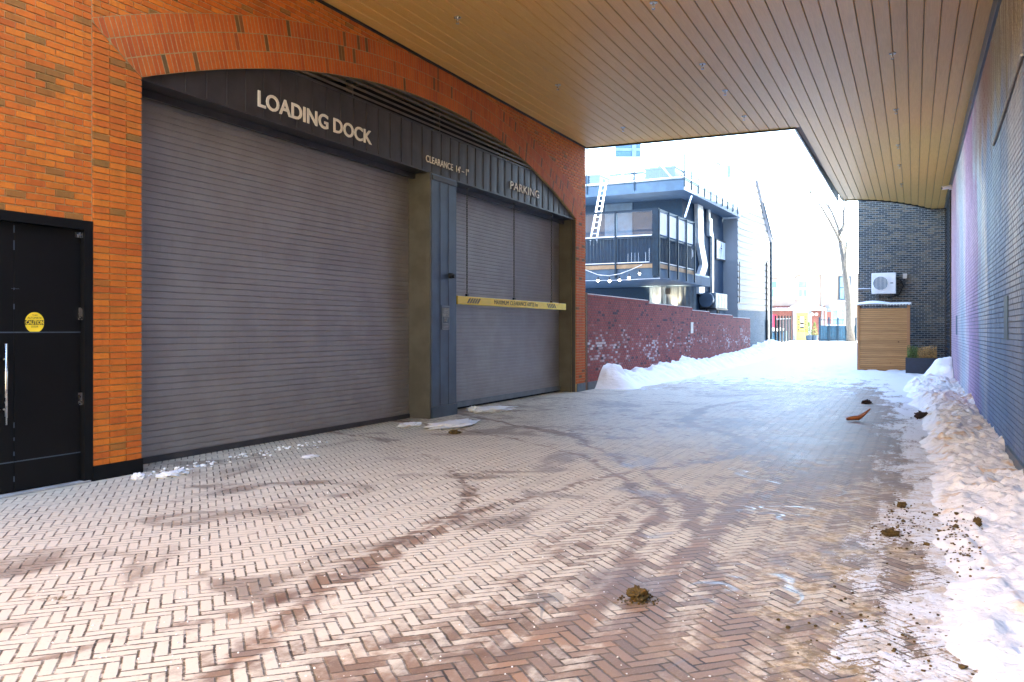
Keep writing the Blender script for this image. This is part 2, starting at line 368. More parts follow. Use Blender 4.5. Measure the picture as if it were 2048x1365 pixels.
def ground_mat():
    t = NT('herringbone_pavers'); n3 = 3; wd = .068
    x, y, z = t.xyz(); r2 = .7071 / wd
    wob = t.noise(6, det=2)
    dx = t.M('MULTIPLY', t.M('SUBTRACT', wob, .5), .25); wob2 = t.noise(6, det=2, off=(5, 9, 0)); dy = t.M('MULTIPLY', t.M('SUBTRACT', wob2, .5), .25)
    a = t.M('ADD', t.M('MULTIPLY', t.M('ADD', x, y), r2), t.M('ADD', dx, 600.0))
    b = t.M('ADD', t.M('MULTIPLY', t.M('SUBTRACT', y, x), r2), t.M('ADD', dy, 600.0))
    i = t.M('FLOOR', a); j = t.M('FLOOR', b); fa = t.M('FRACT', a); fb = t.M('FRACT', b)
    k = t.M('FLOORED_MODULO', t.M('SUBTRACT', i, j), 6.0); hor = t.M('LESS_THAN', k, 2.5)
    def sel(p, q):   # hor ? p : q
        return t.M('ADD', t.M('MULTIPLY', hor, p), t.M('MULTIPLY', t.M('SUBTRACT', 1.0, hor), q))
    kv = t.M('SUBTRACT', 5.0, k)
    lx = sel(t.M('ADD', k, fa), t.M('ADD', kv, fb)); ly = sel(fb, fa)
    ex = t.M('MINIMUM', lx, t.M('SUBTRACT', 3.0, lx)); ey = t.M('MINIMUM', ly, t.M('SUBTRACT', 1.0, ly))
    e = t.M('MINIMUM', ex, ey)
    idx = sel(t.M('SUBTRACT', i, k), i); idy = sel(j, t.M('SUBTRACT', j, kv))
    wnz = t.n('ShaderNodeTexWhiteNoise', noise_dimensions='2D'); t.L(t.comb(idx, idy, 0.0), wnz.inputs['Vector']); rnd = wnz.outputs['Value']
    edge_n = t.noise(70, det=2)
    joint = t.ss(t.M('ADD', e, t.M('MULTIPLY', t.M('SUBTRACT', edge_n, .5), .15)), .13, .045)     # 1 in the joint
    c = t.ramp(rnd, [(0, (.20, .135, .095)), (.3, (.29, .19, .125)), (.55, (.24, .18, .145)), (.8, (.34, .21, .13)), (1, (.17, .125, .10))])
    sp = t.noise(90, det=3); c = t.mix(t.M('MULTIPLY', t.ss(sp, .5, .75), .4), c, (.38, .31, .26))
    # salt film
    big = t.noise(.32, det=5, rough=.6, dist=.9); mid = t.noise(1.5, det=6, rough=.7, k=(1.1, .5, 1)); fin = t.noise(14, det=5, rough=.7)
    bias = t.M('SUBTRACT', t.M('MULTIPLY_ADD', t.ss(x, .8, -4.8), .36, .05), t.M('MULTIPLY', t.M('MULTIPLY', t.ss(y, 5.2, 3.6), t.ss(x, -3.4, -2.2)), .10)); bias = t.M('SUBTRACT', bias, t.M('MULTIPLY', t.ss(y, 8.5, 13), .16))
    salt = t.M('ADD', t.M('ADD', t.M('MULTIPLY', big, .62), t.M('MULTIPLY', mid, .5)), bias)
    salt = t.M('ADD', salt, t.M('MULTIPLY', t.M('SUBTRACT', fin, .5), .36)); salt = t.M('ADD', salt, t.M('MULTIPLY', t.M('SUBTRACT', rnd, .5), .17))
    # tyre arcs that rub the salt away
    def arc(cx, cy, rad, wdt, prev):
        d = t.M('SQRT', t.M('ADD', t.M('POWER', t.M('SUBTRACT', x, cx), 2.0), t.M('POWER', t.M('SUBTRACT', y, cy), 2.0)))
        d = t.M('ADD', d, t.M('MULTIPLY', t.M('SUBTRACT', big, .5), 1.2))
        q = t.M('SUBTRACT', 1.0, t.M('DIVIDE', t.M('ABSOLUTE', t.M('SUBTRACT', d, rad)), wdt), clamp=True)
        return q if prev is None else t.M('MAXIMUM', prev, q)
    A = None
    for (cx, cy, rad, wd_) in ((-9.5, 4.5, 6.2, .16), (-9.5, 4.5, 7.9, .14), (3.5, 16.5, 7.2, .16), (3.5, 16.5, 5.6, .16), (-14, 2, 13.4, .14), (6, 6, 9.3, .14), (6, 6, 7.5, .14)): A = arc(cx, cy, rad, wd_, A)
    salt = t.M('SUBTRACT', salt, t.M('MULTIPLY', A, t.M('MULTIPLY', mid, .5)))
    streak = t.noise(1, k=(9, 1.6, 1), det=5, rough=.7, off=(0, 40, 0)); salt = t.M('ADD', salt, t.M('MULTIPLY', t.M('SUBTRACT', streak, .5), .30)); saltm = t.ss(salt, .59, .82)
    c = t.mix(t.M('MULTIPLY', saltm, .84), c, (.72, .67, .54))
    # damp rusty patches
    dp = t.ss(t.M('ADD', t.noise(.7, det=5, dist=1.2, off=(4, 2, 0)), t.M('MULTIPLY', fin, .12)), .60, .70)
    c = t.mix(t.M('MULTIPLY', dp, .62), c, (.13, .072, .05))
    jd = t.mix(t.ss(t.noise(3, off=(1, 5, 2)), .35, .65), (.035, .028, .024), (.13, .10, .06))
    jd = t.mix(t.M('MULTIPLY', saltm, t.ss(fin, .5, .62)), jd, (.5, .45, .38))
    jf = t.M('MULTIPLY_ADD', t.ss(t.noise(2.4, det=5, rough=.7, off=(6, 1, 0)), .36, .56), .6, .4)
    c = t.mix(t.M('MULTIPLY', joint, jf), c, jd)
    c = t.mix(t.M('MULTIPLY', t.ss(t.noise(38, det=4, rough=.75), .58, .72), t.M('MULTIPLY', saltm, .5)), c, (.30, .22, .16))
    # wet line
    wet_n = t.M('ABSOLUTE', t.M('ADD', t.M('SUBTRACT', t.noise(.55, det=3, dist=.6, off=(8, 3, 0)), .5), 0.0))
    wet = t.M('MULTIPLY', t.ss(wet_n, .007, .002), t.ss(t.noise(1.2, off=(2, 2, 0)), .50, .58)); wet = t.M('MULTIPLY', t.M('MULTIPLY', wet, t.ss(x, -4.5, -2.0)), .7)
    c = t.mix(t.M('MULTIPLY', wet, .6), c, (.05, .05, .06))
    # sand and mud near the right-hand snow
    band = t.M('MULTIPLY', t.ss(x, -1.3, -.5), t.ss(y, 10.5, 7.5))
    sand = t.M('MULTIPLY', band, t.ss(t.noise(3.2, det=6, rough=.7), .47, .60))
    c = t.mix(t.M('MULTIPLY', sand, .8), c, t.mix(t.ss(fin, .4, .6), (.30, .19, .06), (.72, .58, .38)))
    # mud smeared by tyres
    mudn = t.noise(6, det=6, rough=.75, k=(1.3, .8, 1), off=(2, 6, 1))
    for (mx, my, rx, ry) in MUDS:
        q = t.M('ADD', t.M('POWER', t.M('DIVIDE', t.M('SUBTRACT', x, mx), rx), 2.0), t.M('POWER', t.M('DIVIDE', t.M('SUBTRACT', y, my), ry), 2.0))
        mk = t.M('MULTIPLY', t.ss(q, 1.0, .1), t.ss(mudn, .50, .60)); c = t.mix(t.M('MULTIPLY', mk, .85), c, (.16, .10, .03)); sandm = mk
    # thin snow
    sy = t.ss(y, 11, 42); sx = t.ss(x, -1.1, .25)
    s_n = t.M('ADD', t.M('MULTIPLY', t.noise(1, k=(2.6, .9, 1), det=7, rough=.68, dist=.5), .75), t.M('MULTIPLY', fin, .25))
    s_n = t.M('ADD', s_n, t.M('ADD', t.M('MULTIPLY', sy, .53), t.M('MULTIPLY', sx, .30)))
    patch = t.M('MULTIPLY', t.ss(t.noise(1.1, det=3, off=(7, 7, 0)), .60, .7), t.M('MULTIPLY', t.ss(x, -6.2, -7.3), t.ss(y, 16, 9)))
    s_n = t.M('ADD', s_n, t.M('MULTIPLY', patch, .25))
    s_n = t.M('ADD', s_n, t.M('MULTIPLY', t.M('SUBTRACT', sp, .5), .16)); s_n = t.M('SUBTRACT', s_n, t.M('MULTIPLY', joint, .05)); snow = t.ss(s_n, .70, .745)
    sc1 = t.ss(t.noise(4.5, det=6, rough=.75, off=(1, 8, 0)), .46, .62); sc2 = t.ss(t.noise(19, det=4, rough=.7, off=(5, 8, 0)), .56, .66)
    nearf = t.M('MULTIPLY', t.ss(y, 15, 9), t.ss(x, -3.0, -1.0))
    sncol = t.mix(t.M('MULTIPLY', nearf, t.M('MULTIPLY', sc1, .75)), (.86, .88, .90), (.56, .44, .29))
    sncol = t.mix(t.M('MULTIPLY', nearf, t.M('MULTIPLY', sc2, .7)), sncol, (.22, .15, .08))
    c = t.mix(snow, c, sncol)
    rough = t.mix(wet, t.mix(dp, t.M('MULTIPLY_ADD', saltm, .15, .58), .48), .22)
    farw = t.ss(y, 7.5, 13); rough = t.mix(t.M('MULTIPLY', farw, .8), rough, .50); rough = t.mix(snow, rough, .6)
    h = t.M('ADD', t.M('MULTIPLY', t.M('SUBTRACT', 1.0, joint), t.M('SUBTRACT', 1.0, t.M('MULTIPLY', snow, .7))), t.M('MULTIPLY', rnd, .18))
    nb = t.bump(fin, .25, .01, t.bump(h, .8, .006))
    nb = t.bump(t.M('MULTIPLY', snow, fin), .8, .03, nb)
    return t.set(c, rough, 0, nb)
MUDS = [(on_z(u_, v_, 0).x, on_z(u_, v_, 0).y, a_, b_) for u_, v_, a_, b_ in ((1803, 1050, .30, .9), (1850, 1270, .5, .5), (1272, 1205, .22, .18), (1700, 1290, .5, .4), (100, 1190, .35, .12))]
M_ground = ground_mat()

# ------------------------------------------------------------------ ground
def gz(x, y):
    t = min(1, max(0, (y - 34) / 26)); return .75 * t * t * (3 - 2 * t)
g = MB(); xs = [-400, -120, -60, -30, -20, -15] + [-12 + i for i in range(28)] + [20, 30, 60, 120, 400]
ys = [-300, -100, -40, -20] + [-10 + i * 2 for i in range(45)] + [90, 120, 200, 420]
for yy in ys:
    for xx in xs: g.v.append(Vector((xx, yy, gz(xx, yy))))
nx = len(xs)
for a in range(len(ys) - 1):
    for b in range(nx - 1): g.f.append((a*nx+b, a*nx+b+1, (a+1)*nx+b+1, (a+1)*nx+b))
tag(g.build('ground', M_ground, smooth=True), kind='structure', label='herringbone brick pavers under salt film and thin snow', cat='ground')

# ------------------------------------------------------------------ brickwork
def clip(P, a, b, c):           # keep a*s + b*z >= c
    out = []
    for i, p in enumerate(P):
        q = P[(i + 1) % len(P)]; dp = a * p[0] + b * p[1] - c; dq = a * q[0] + b * q[1] - c
        if dp >= 0: out.append(p)
        if dp * dq < 0: t = dp / (dp - dq); out.append((p[0] + (q[0] - p[0]) * t, p[1] + (q[1] - p[1]) * t))
    return out
def brick_poly(mb, P, face, dep, kx=.95, kz=.93):
    if len(P) < 3: return
    ar = abs(sum(P[i][0] * P[(i+1) % len(P)][1] - P[(i+1) % len(P)][0] * P[i][1] for i in range(len(P)))) / 2
    if ar < .0006: return
    k = len(P); n = len(mb.v); cs = sum(p[0] for p in P) / k; cz = sum(p[1] for p in P) / k; jt = random.uniform(-.0012, .0012)
    for p in P: mb.v.append(mb.fr(p[0], face - dep, p[1]))
    for p in P: mb.v.append(mb.fr(cs + (p[0] - cs) * kx, face + jt, cz + (p[1] - cz) * kz))
    mb.f.append(tuple(range(n + k, n + 2 * k)))
    for i in range(k): mb.f.append((n + i, n + (i+1) % k, n + k + (i+1) % k, n + k + i))
def bricks(mb, s0, s1, z0, z1, face, dep=.012, L=.2032, H=.0677, J=.010, bond='run', test=None, ch=.003):
    """bricks whose outer face lies at d=face, on a backing at d=face-dep"""
    r = 0; z = z0
    while z < z1 - .01:
        zt = min(z + H - J, z1)
        s = s0 - (L / 2 if (bond == 'run' and r % 2) else 0)
        while s < s1 - .01:
            a, b = max(s, s0), min(s + L - J, s1)
            if b - a > .02 and (test is None or test((a + b) / 2, (z + zt) / 2)):
                jt = random.uniform(-.0015, .0015); n = len(mb.v)
                for (p, q, d) in ((a, z, face - dep), (b, z, face - dep), (b, zt, face - dep), (a, zt, face - dep),
                                  (a+ch, z+ch, face+jt), (b-ch, z+ch, face+jt), (b-ch, zt-ch, face+jt), (a+ch, zt-ch, face+jt)):
                    mb.v.append(mb.fr(p, d, q))
                mb.f += [(n+4, n+5, n+6, n+7), (n, n+1, n+5, n+4), (n+1, n+2, n+6, n+5), (n+2, n+3, n+7, n+6), (n+3, n, n+4, n+7)]
            s += L
        z += H; r += 1

# ================================================================== MAIN BUILDING (left wall, ceiling, storeys above)
XW = -7.51; CEIL = 6.13; YS = 6.4     # YS: soffit start, cut back above the frame to let skylight in
LF = Fr(XW, 0, 0)            # s = y, d = outwards (+x) from wall face
Y0, Y1 = 6.69, 19.78; YC = (Y0 + Y1) / 2; ZS = 4.24; RISE = 1.22
RA = ((Y1 - YC) ** 2 + RISE ** 2) / (2 * RISE); ZC = ZS + RISE - RA; TB = .64
def arc_z(y, r=RA):
    q = r * r - (y - YC) ** 2
    return ZC + math.sqrt(q) if q > 0 else -1
def bz(y):  # extrados
    return arc_z(y, RA + TB)
MBD = thing('brick_building', 'orange brick building over the passage with arched loading dock and parking doors', 'building', (XW, 10, 0))
ang0 = math.asin((Y1 - YC) / RA)
# wall core (mortar) with opening
DY0, DY1, DZ = 4.20, 6.03, 2.60
core = MB(LF); BK = -.012
def slab(a0, a1, z0, z1): core.box(a0, a1, -.42, BK, z0, z1)
slab(-14, DY0, 0, CEIL + .1); slab(DY0, DY1, DZ, CEIL + .1); slab(DY1, Y0 - .011, 0, CEIL + .1); slab(Y1 + .011, 20.45, 0, CEIL + .1)
N = 80; yy = [Y0 - .011 + (Y1 - Y0 + .022) * i / N for i in range(N + 1)]
for a, b in zip(yy, yy[1:]):
    za, zb = max(arc_z(a), ZS) + .012, max(arc_z(b), ZS) + .012
    n = len(core.v)
    for (y_, d_, z_) in ((a, BK, za), (b, BK, zb), (b, BK, CEIL+.1), (a, BK, CEIL+.1), (a, -.42, za), (b, -.42, zb)): core.v.append(LF(y_, d_, z_))
    core.f += [(n, n+1, n+2, n+3), (n, n+4, n+5, n+1)]
core.build('wall', M_mortar, MBD)
# running bond field
def field(s, z):
    if s > Y0 - .7 and s < Y1 + .55 and abs(s - YC) < (RA + TB) * math.sin(ang0) + .3:
        if z < bz(s) - .12 and z < CEIL + 1: 
            return not (Y0 - .62 < s < Y1 + .62 and z < bz(s) - .12)
    return True
b = MB(LF)
bricks(b, -2, DY0 - .06, 0, CEIL, 0, test=field)
bricks(b, DY0 - .06, 6.062, DZ + .02, CEIL, 0, test=field)
bricks(b, 6.075, 20.45, 4.48, CEIL, 0, test=lambda s, z: (z > bz(s) - .08))
bricks(b, Y1 + .625, 20.45, .20, 4.9, 0, bond='stack')
b.build('brick_field', M_brick, MBD, fix=False)
# stack bonded pilasters either side of the opening, cut along the skewback
SKX, SKZ = .615, .40
def skew(side):     # a*s + b*z = c through the springing point and the outer top corner; positive above
    if side < 0: return (SKZ, SKX, SKZ * Y0 + SKX * (ZS - .01))
    return (-SKZ, SKX, -SKZ * Y1 + SKX * (ZS - .01))
for side, ya_, yb_, z0_ in ((-1, 6.075, 6.688, .15), (1, Y1 + .004, Y1 + .617, .20)):
    b = MB(LF); A_, B_, C_ = skew(side); z = z0_
    while z < 4.8:
        for k in range(3):
            a0 = ya_ + k * .2045; P = [(a0, z), (a0 + .1955, z), (a0 + .1955, z + .0587), (a0, z + .0587)]
            brick_poly(b, clip(P, -A_, -B_, -C_ + .004), .003, .014, .968, .90)
        z += .0677
    b.build('pilaster', M_brick if side < 0 else M_arch, MBD, fix=False)
# three-ring soldier arch, cut along the same skewbacks
b = MB(LF); back = MB(LF); a_end = ang0 + .045
for ring in range(3):
    r0 = RA + ring * (TB / 3) + .004; r1 = RA + (ring + 1) * (TB / 3) - .006
    nv = int((2 * a_end * RA) / .0677); st = 2 * a_end / nv
    for k in range(nv):
        t0 = -a_end + k * st + .0002; t1 = -a_end + (k + 1) * st - .0005
        P = [(YC + rr * math.sin(tt), ZC + rr * math.cos(tt)) for (tt, rr) in ((t0, r0), (t1, r0), (t1, r1), (t0, r1))]
        for side in (-1, 1):
            A_, B_, C_ = skew(side); P = clip(P, A_, B_, C_ + .004)
        P = clip(P, 1, 0, 6.07) if P else P
        P = clip(P, -1, 0, -20.42) if P else P
        brick_poly(b, P, .006, .012 if ring else .11, .965, .99)
for k in range(120):
    t0 = -a_end + 2*a_end*k/120; t1 = -a_end + 2*a_end*(k+1)/120
    P = [(YC + rr*math.sin(tt), ZC + rr*math.cos(tt)) for (tt, rr) in ((t0, RA + .003), (t1, RA + .003), (t1, RA + TB), (t0, RA + TB))]
    for side in (-1, 1):
        A_, B_, C_ = skew(side); P = clip(P, A_, B_, C_)
    P = clip(P, 1, 0, 6.066) if P else P
    P = clip(P, -1, 0, -20.43) if P else P
    if len(P) > 2: back.poly([(p[0], .0025, p[1]) for p in P])
    if abs(t0) < ang0 and abs(t1) < ang0:
        n = len(back.v)
        for (tt, d_) in ((t0, .0025), (t1, .0025), (t1, -.12), (t0, -.12)): back.v.append(LF(YC + (RA + .003)*math.sin(tt), d_, ZC + (RA + .003)*math.cos(tt)))
        back.f.append((n, n+1, n+2, n+3))
AR = b.build('arch', M_arch, MBD, fix=False); back.build('mortar_bed', M_bed, AR, fix=False)
# black base strips
MB(LF).box(DY1 + .04, Y0, -.3, .012, 0, .15).box(-14, DY0 - .1, 0, .012, 0, .15).build('plinth', M_black, MBD)
MB(LF).box(19.86, 20.42, -.3, .014, 0, .20).build('plinth', M_plinth, MBD)
MB(LF).box(20.46, 20.60, -.2, .0, 0, 2.47).build('corner_post', M_rust, MBD)

# soffit planks (real boards with V joints)
RW = 1.03
def back_edge(x):
    if x < -2.43: return 20.45
    t = (x + 2.43) / (RW + 2.43); return 32.6 + 5.2 * t ** 2.2
s = MB(); wdt = .2245; x = XW + .012; k = 0; gp = .004
while x < RW:
    xa, xb = x + gp, min(x + wdt - gp, RW); yend = back_edge((xa + xb) / 2)
    if xa < -2.43 < xb: yend = 20.45
    y = YS - (k * 1.37) % 3.66; first = True
    while y < yend:
        ya, yb = max(y + .0015, YS), min(y + 3.66 - .0015, yend)
        if yb - ya > .05:
            ye = back_edge(xb) if yb == yend and xb > -2.3 else yb
            c = .008; n = len(s.v)
            for (px, py, pz) in ((xa, ya, CEIL+.015), (xb, ya, CEIL+.015), (xb, yb, CEIL+.015), (xa, yb, CEIL+.015), (xa+c, ya, CEIL), (xb-c, ya, CEIL), (xb-c, yb, CEIL), (xa+c, yb, CEIL)): s.v.append(Vector((px, py, pz)))
            s.f += [(n+4, n+5, n+6, n+7), (n, n+1, n+5, n+4), (n+1, n+2, n+6, n+5), (n+2, n+3, n+7, n+6), (n+3, n, n+4, n+7)]
        y += 3.66
    x += wdt; k += 1
s.build('soffit', M_soffit, MBD, fix=False)
up = MB()
pts = [(XW-16, -4.0), (9, -4.0), (9, 20.46)]
ZB, ZT = CEIL + .02, 9.2
up.prism([(XW-16, YS - .02, ZB), (RW+.3, YS - .02, ZB), (RW+.3, 20.46, ZB), (XW-16, 20.46, ZB)], (0, 0, ZT-ZB))
cur = [(-2.44 + (RW + .3 + 2.44) * i / 24) for i in range(25)]
poly = [(-2.44, 20.47, ZB), (RW+.3, 20.47, ZB)] + [(x_, back_edge(min(x_, RW)) + .01, ZB) for x_ in reversed(cur)]
up.prism(poly, (0, 0, 12.5 - ZB))  # unseen height raised here to block a sun patch on the pier
up.build('upper_storeys', M_housecream, MBD)
# dark drip edge round the opening in the ceiling
e = MB()
e.box(XW, -2.43, 20.455, 20.50, CEIL-.035, CEIL+.5); e.box(-2.475, -2.43, 20.50, 32.6, CEIL-.035, CEIL+.5)
for a_, b_ in zip(cur, cur[1:]):
    ya, yb = back_edge(min(a_, RW)), back_edge(min(b_, RW))
    e.prism([(a_, ya, CEIL-.035), (b_, yb, CEIL-.035), (b_, yb + .05, CEIL-.035), (a_, ya + .05, CEIL-.035)], (0, 0, .5))
e.build('drip_edge', M_trim, MBD)
MB(LF).box(YS, 20.45, .0, .035, CEIL - .035, CEIL - .004).build('ceiling_trim', M_trim, MBD)
# body behind wall
MB().box(XW-16, XW-1.2, -14, 20.4, 0, CEIL).build('rear_volume', M_housecream, MBD)
MB().box(XW-16, XW-.012, -14, YS - .03, CEIL + .102, 11).build('rear_bounce_block', M_orange_plain, MBD)  # unseen block added to bounce orange light and cover blue sky

# fascia cladding, louvre, header
fz0, fz1 = 4.26, 4.98
f = MB(LF); pw = .327; y = Y0 + .0; q = 0
while y < Y1 - .01:
    ya, yb = y, min(y + pw, Y1); steps = 4
    for i in range(steps):
        u0 = ya + (yb - ya) * i / steps; u1 = ya + (yb - ya) * (i + 1) / steps
        t0, t1 = min(fz1, arc_z(u0) + .03), min(fz1, arc_z(u1) + .03)
        if t0 < fz0: t0 = fz0 + .002
        if t1 < fz0: t1 = fz0 + .002
        bulge = lambda u_: -.055 + .005 * math.sin(math.pi * (u_ - ya) / pw)
        f.poly([(u0, bulge(u0), fz0), (u1, bulge(u1), fz0), (u1, bulge(u1), t1), (u0, bulge(u0), t0)])
    t1 = min(fz1, arc_z(yb) + .02)
    if t1 > fz0 + .05 and yb < Y1 - .05: f.box(yb - .004, yb + .004, -.10, -.043, fz0, t1)
    y += pw
FA = f.build('fascia', M_metal_dark, MBD, fix=False)
h = MB(LF); h.box(Y0, Y1, -.075, -.035, fz0 - .03, fz0 - .002); 
ya = YC - math.sqrt(RA**2 - (fz1 - ZC)**2); yb = 2*YC - ya
h.box(ya, yb, -.10, -.038, fz1, fz1 + .03)
h.build('flashing', M_metal_dark, FA)
MB(LF).box(Y0, Y1, -1.1, -.078, fz0 - .028, fz0 + .12).box(Y0, Y1, -.36, -.30, fz0-.12, fz0 - .03).build('header_soffit', M_metal_dark, MBD)
lv = MB(LF); z = fz1 + .05
while z < ZS + RISE:
    hw = math.sqrt(max(0, RA**2 - (z - .01 - ZC)**2))
    a_, b_ = YC - hw + .0, YC + hw - .0
    if b_ - a_ > .2:
        lv.prism([(a_, -.020, z), (a_, -.024, z + .040), (a_, -.10, z + .075), (a_, -.09, z + .05)], (b_ - a_, 0, 0))
    z += .088
for yy_ in (YC - 2.6, YC, YC + 2.6): lv.box(yy_ - .012, yy_ + .012, -.2, -.085, fz1 + .03, arc_z(yy_))
lv.build('louvre', M_louvre, MBD)
MB(LF).box(Y0, Y1, -.5, -.40, fz1 - .1, ZS + RISE + .1).build('louvre_backing', M_black, MBD)

# roll-up doors
def shutter(y0, y1, d, z1, z0, pitch, name):
    m = MB(LF); z = z0
    prof = [(0, -.008), (.09, .0), (.5, .0015), (.91, .0), (1, -.008)]
    while z < z1:
        for (p, dp), (p2, dp2) in zip(prof, prof[1:]):
            m.poly([(y0, d + dp, z + p*pitch), (y1, d + dp, z + p*pitch), (y1, d + dp2, z + p2*pitch), (y0, d + dp2, z + p2*pitch)])
        z += pitch
    return m.build(name, M_shutter, MBD, fix=False)
PY0, PY1 = 12.80, 13.70     # clad pier between the two doors
DR = -.44
s1 = shutter(Y0 - .1, PY0 + .2, DR, 4.3, .06, .0765, 'roller_door')
s1['label'] = 'wide grey roller door of the loading dock'
MB(LF).box(Y0 - .1, PY0 + .2, DR - .03, DR + .03, .005, .075).build('bottom_bar', M_metal_dark, s1)
s2 = shutter(PY1 - .2, Y1 + .1, DR, 4.3, .14, .070, 'roller_door')
s2['label'] = 'narrower grey roller door under the PARKING letters'
MB(LF).box(PY1 - .2, Y1 + .1, DR - .03, DR + .045, .045, .15).build('bottom_bar', M_corr, s2)
MB(LF).box(PY1 - .2, Y1 + .1, DR - .5, DR - .02, 0, .043).build('bottom_bar', M_black, s2)
# pier: clad face plus jamb column in warm-tinted steel
pr = MB(LF).box(PY0 + .02, PY1, -.40, -.004, .20, fz0 - .03).build('pier', M_metal_blue, MBD, bevel=.006)
MB(LF).box(PY0 + .02, PY1 + .012, -.40, .010, 0, .198).build('skirt', M_metal_blue, pr)
MB(LF).box(PY0 + .30, PY0 + .306, -.003, .001, .2, 4.2).box(PY0 + .60, PY0 + .606, -.003, .001, .2, 4.2).box(PY0+.02, PY1, -.004, .012, 4.12, 4.2).build('seam', M_metal_dark, pr)
jb = MB(LF).box(PY0 - .03, PY0 + .018, -.62, -.02, 0, fz0 - .03).box(PY0 - .055, PY0 - .03, -.07, .0, 0, fz0 - .03).box(PY0 - .05, PY0 - .03, -.60, -.55, 0, fz0 - .03)
jb.build('jamb_post', M_steel_warm, MBD)
jb = MB(LF).box(Y1 - .03, Y1 - .002, -.62, -.13, 0, fz0 - .03).box(Y1 - .055, Y1 - .028, -.16, -.11, 0, fz0 - .03)
jb.build('jamb_post', M_steel_warm, MBD)
MB(LF).box(Y1 - .03, Y1 - .004, -.10, -.02, 0, fz0 - .03).build('jamb_trim', M_metal_dark, MBD)
MB(LF).box(Y0 + .001, Y0 + .05, -.5, -.2, 0, fz0 - .03).build('jamb_trim', M_black, MBD)
# key switch bulb on pier
kp = on_x(899, 552, XW)
kb = MB(LF).disc((kp.y, .03, kp.z), (0, 1, 0), .05, .06, 16).disc((kp.y, .08, kp.z - .01), (0, 1, 0), .035, .06, 16); kb.build('call_button', M_ink, MBD, smooth=False)
# letters
LXc = XW - .038
text('lettering', 'LOADING DOCK', .285, M_cream, FA, (LXc, 8.53, 4.375), length=2.53, bold=.005, ext=.006)
text('lettering', "CLEARANCE  14' – 1\"", .165, M_cream, FA, (LXc, 12.68, 4.405), length=1.56, space=1.0, bold=.0012, ext=.004)
text('lettering', 'PARKING', .235, M_cream, FA, (LXc, 16.07, 4.445), length=1.50, bold=.002, space=1.1, ext=.005)
# small sign on the pier
p0, p1 = on_x(883.5, 611, XW), on_x(898.5, 660, XW)
sg = MB(LF).box(p0.y, p1.y, -.002, .006, p1.z, p0.z).build('pier_sign', M_metal_blue, MBD)
r = MB(LF); t_ = .006
for bx_ in ((p0.y+.01, p1.y-.01, p0.z-.016, p0.z-.010), (p0.y+.01, p1.y-.01, p1.z+.010, p1.z+.016), (p0.y+.01, p0.y+.016, p1.z+.016, p0.z-.016), (p1.y-.016, p1.y-.01, p1.z+.016, p0.z-.016)):
    r.box(bx_[0], bx_[1], .006, .008, bx_[2], bx_[3])
r.build('sign_border', M_fascia_l, sg)
cy_ = (p0.y + p1.y) / 2; ww = (p1.y - p0.y) - .06
for tx, zz, sz, ln in (('UNDERGROUND', .075, .045, ww), ('VISITOR', .135, .075, ww), ('PARKING', .205, .095, ww), ('ONLY', .285, .10, ww * .6)):
    text('sign_lettering', tx, sz, M_fascia_l, sg, (XW + .009, cy_, p0.z - zz), length=ln, center=True, ext=.001, bold=.001)
r = MB(LF)
for k in range(5):
    z_ = p0.z - .325 - k * .025; q = ww * (.36 + .1 * ((k * 7) % 3)) 
    a_ = cy_ - ww*.42
    while a_ < cy_ + ww*.42:
        l_ = random.uniform(.015, .04); r.box(a_, min(a_ + l_, cy_ + ww*.45), .006, .008, z_, z_ + .012); a_ += l_ + .007
r.build('small_print', M_fascia_l, sg)

# black double door
DD = MB(LF).box(DY0, DY1, -.2, -.075, .02, DZ - .05)
MEET = 5.27
dr = MB(LF).box(MEET + .003, DY1 - .06, -.11, -.05, .03, DZ - .075).build('door', M_black, MBD, bevel=.004)
dl = MB(LF).box(DY0 + .05, MEET - .003, -.11, -.05, .03, DZ - .075).build('door', M_black, MBD, bevel=.004)
dr['label'] = 'black door leaf with round yellow caution sticker'; dl['label'] = 'black door leaf with long steel pull handle'
DD.build('door_backing', M_black, MBD)
MB(LF).box(DY1 - .055, DY1 + .044, -.1, .004, 0, DZ).box(DY0 - .03, DY0 + .045, -.1, .004, 0, DZ).box(DY0 - .03, DY1 + .044, -.1, .006, DZ - .07, DZ + .02).build('door_frame', M_black, MBD)
for leaf, a_, b_ in ((dr, MEET + .003, DY1 - .06), (dl, DY0 + .05, MEET - .003)):
    MB(LF).box(a_, b_, -.052, -.046, 1.50, 1.512).build('joint_strip', M_metal_blue, leaf); MB(LF).box(a_, b_, -.052, -.046, .30, .310).build('joint_strip', M_metal_blue, leaf)
for zz in (1.30 + .33, .78):
    MB(LF).box(DY1 - .085, DY1 - .058, -.052, -.03, zz, zz + .12).tube([(DY1 - .057, -.038, zz), (DY1 - .057, -.038, zz + .12)], .009).build('hinge', M_alu, dr)
MB(LF).box(DY1 - .12, DY1 - .05, -.05, -.02, DZ - .15, DZ - .10).build('hinge', M_alu, dr)
h0, h1 = on_x(8, 688, XW), on_x(8, 850, XW)
hb = MB(LF).tube([(h0.y, .03, h1.z), (h0.y, .03, h0.z)], .013, 10)
for zz in (h1.z + .14, h0.z - .14): hb.tube([(h0.y, -.05, zz), (h0.y, .03, zz)], .009, 8)
hb.build('door_handle', M_alu, dl, smooth=True)
c_ = on_x(69, 645.5, XW - .05); sr = .098
st = MB(LF).disc((c_.y, -.048, c_.z), (0, 1, 0), sr, .003, 40).build('caution_sticker', M_yellow, dr)
MB(LF).box(c_.y - sr, c_.y + sr, -.0465, -.0455, c_.z - .022, c_.z + .023).build('sticker_band', M_ink, st)
SX = XW - .0448
text('sticker_lettering', 'CAUTION', .052, M_yellow, st, (SX, c_.y, c_.z - .017), length=.185, center=True, bold=.0012, ext=.0003)
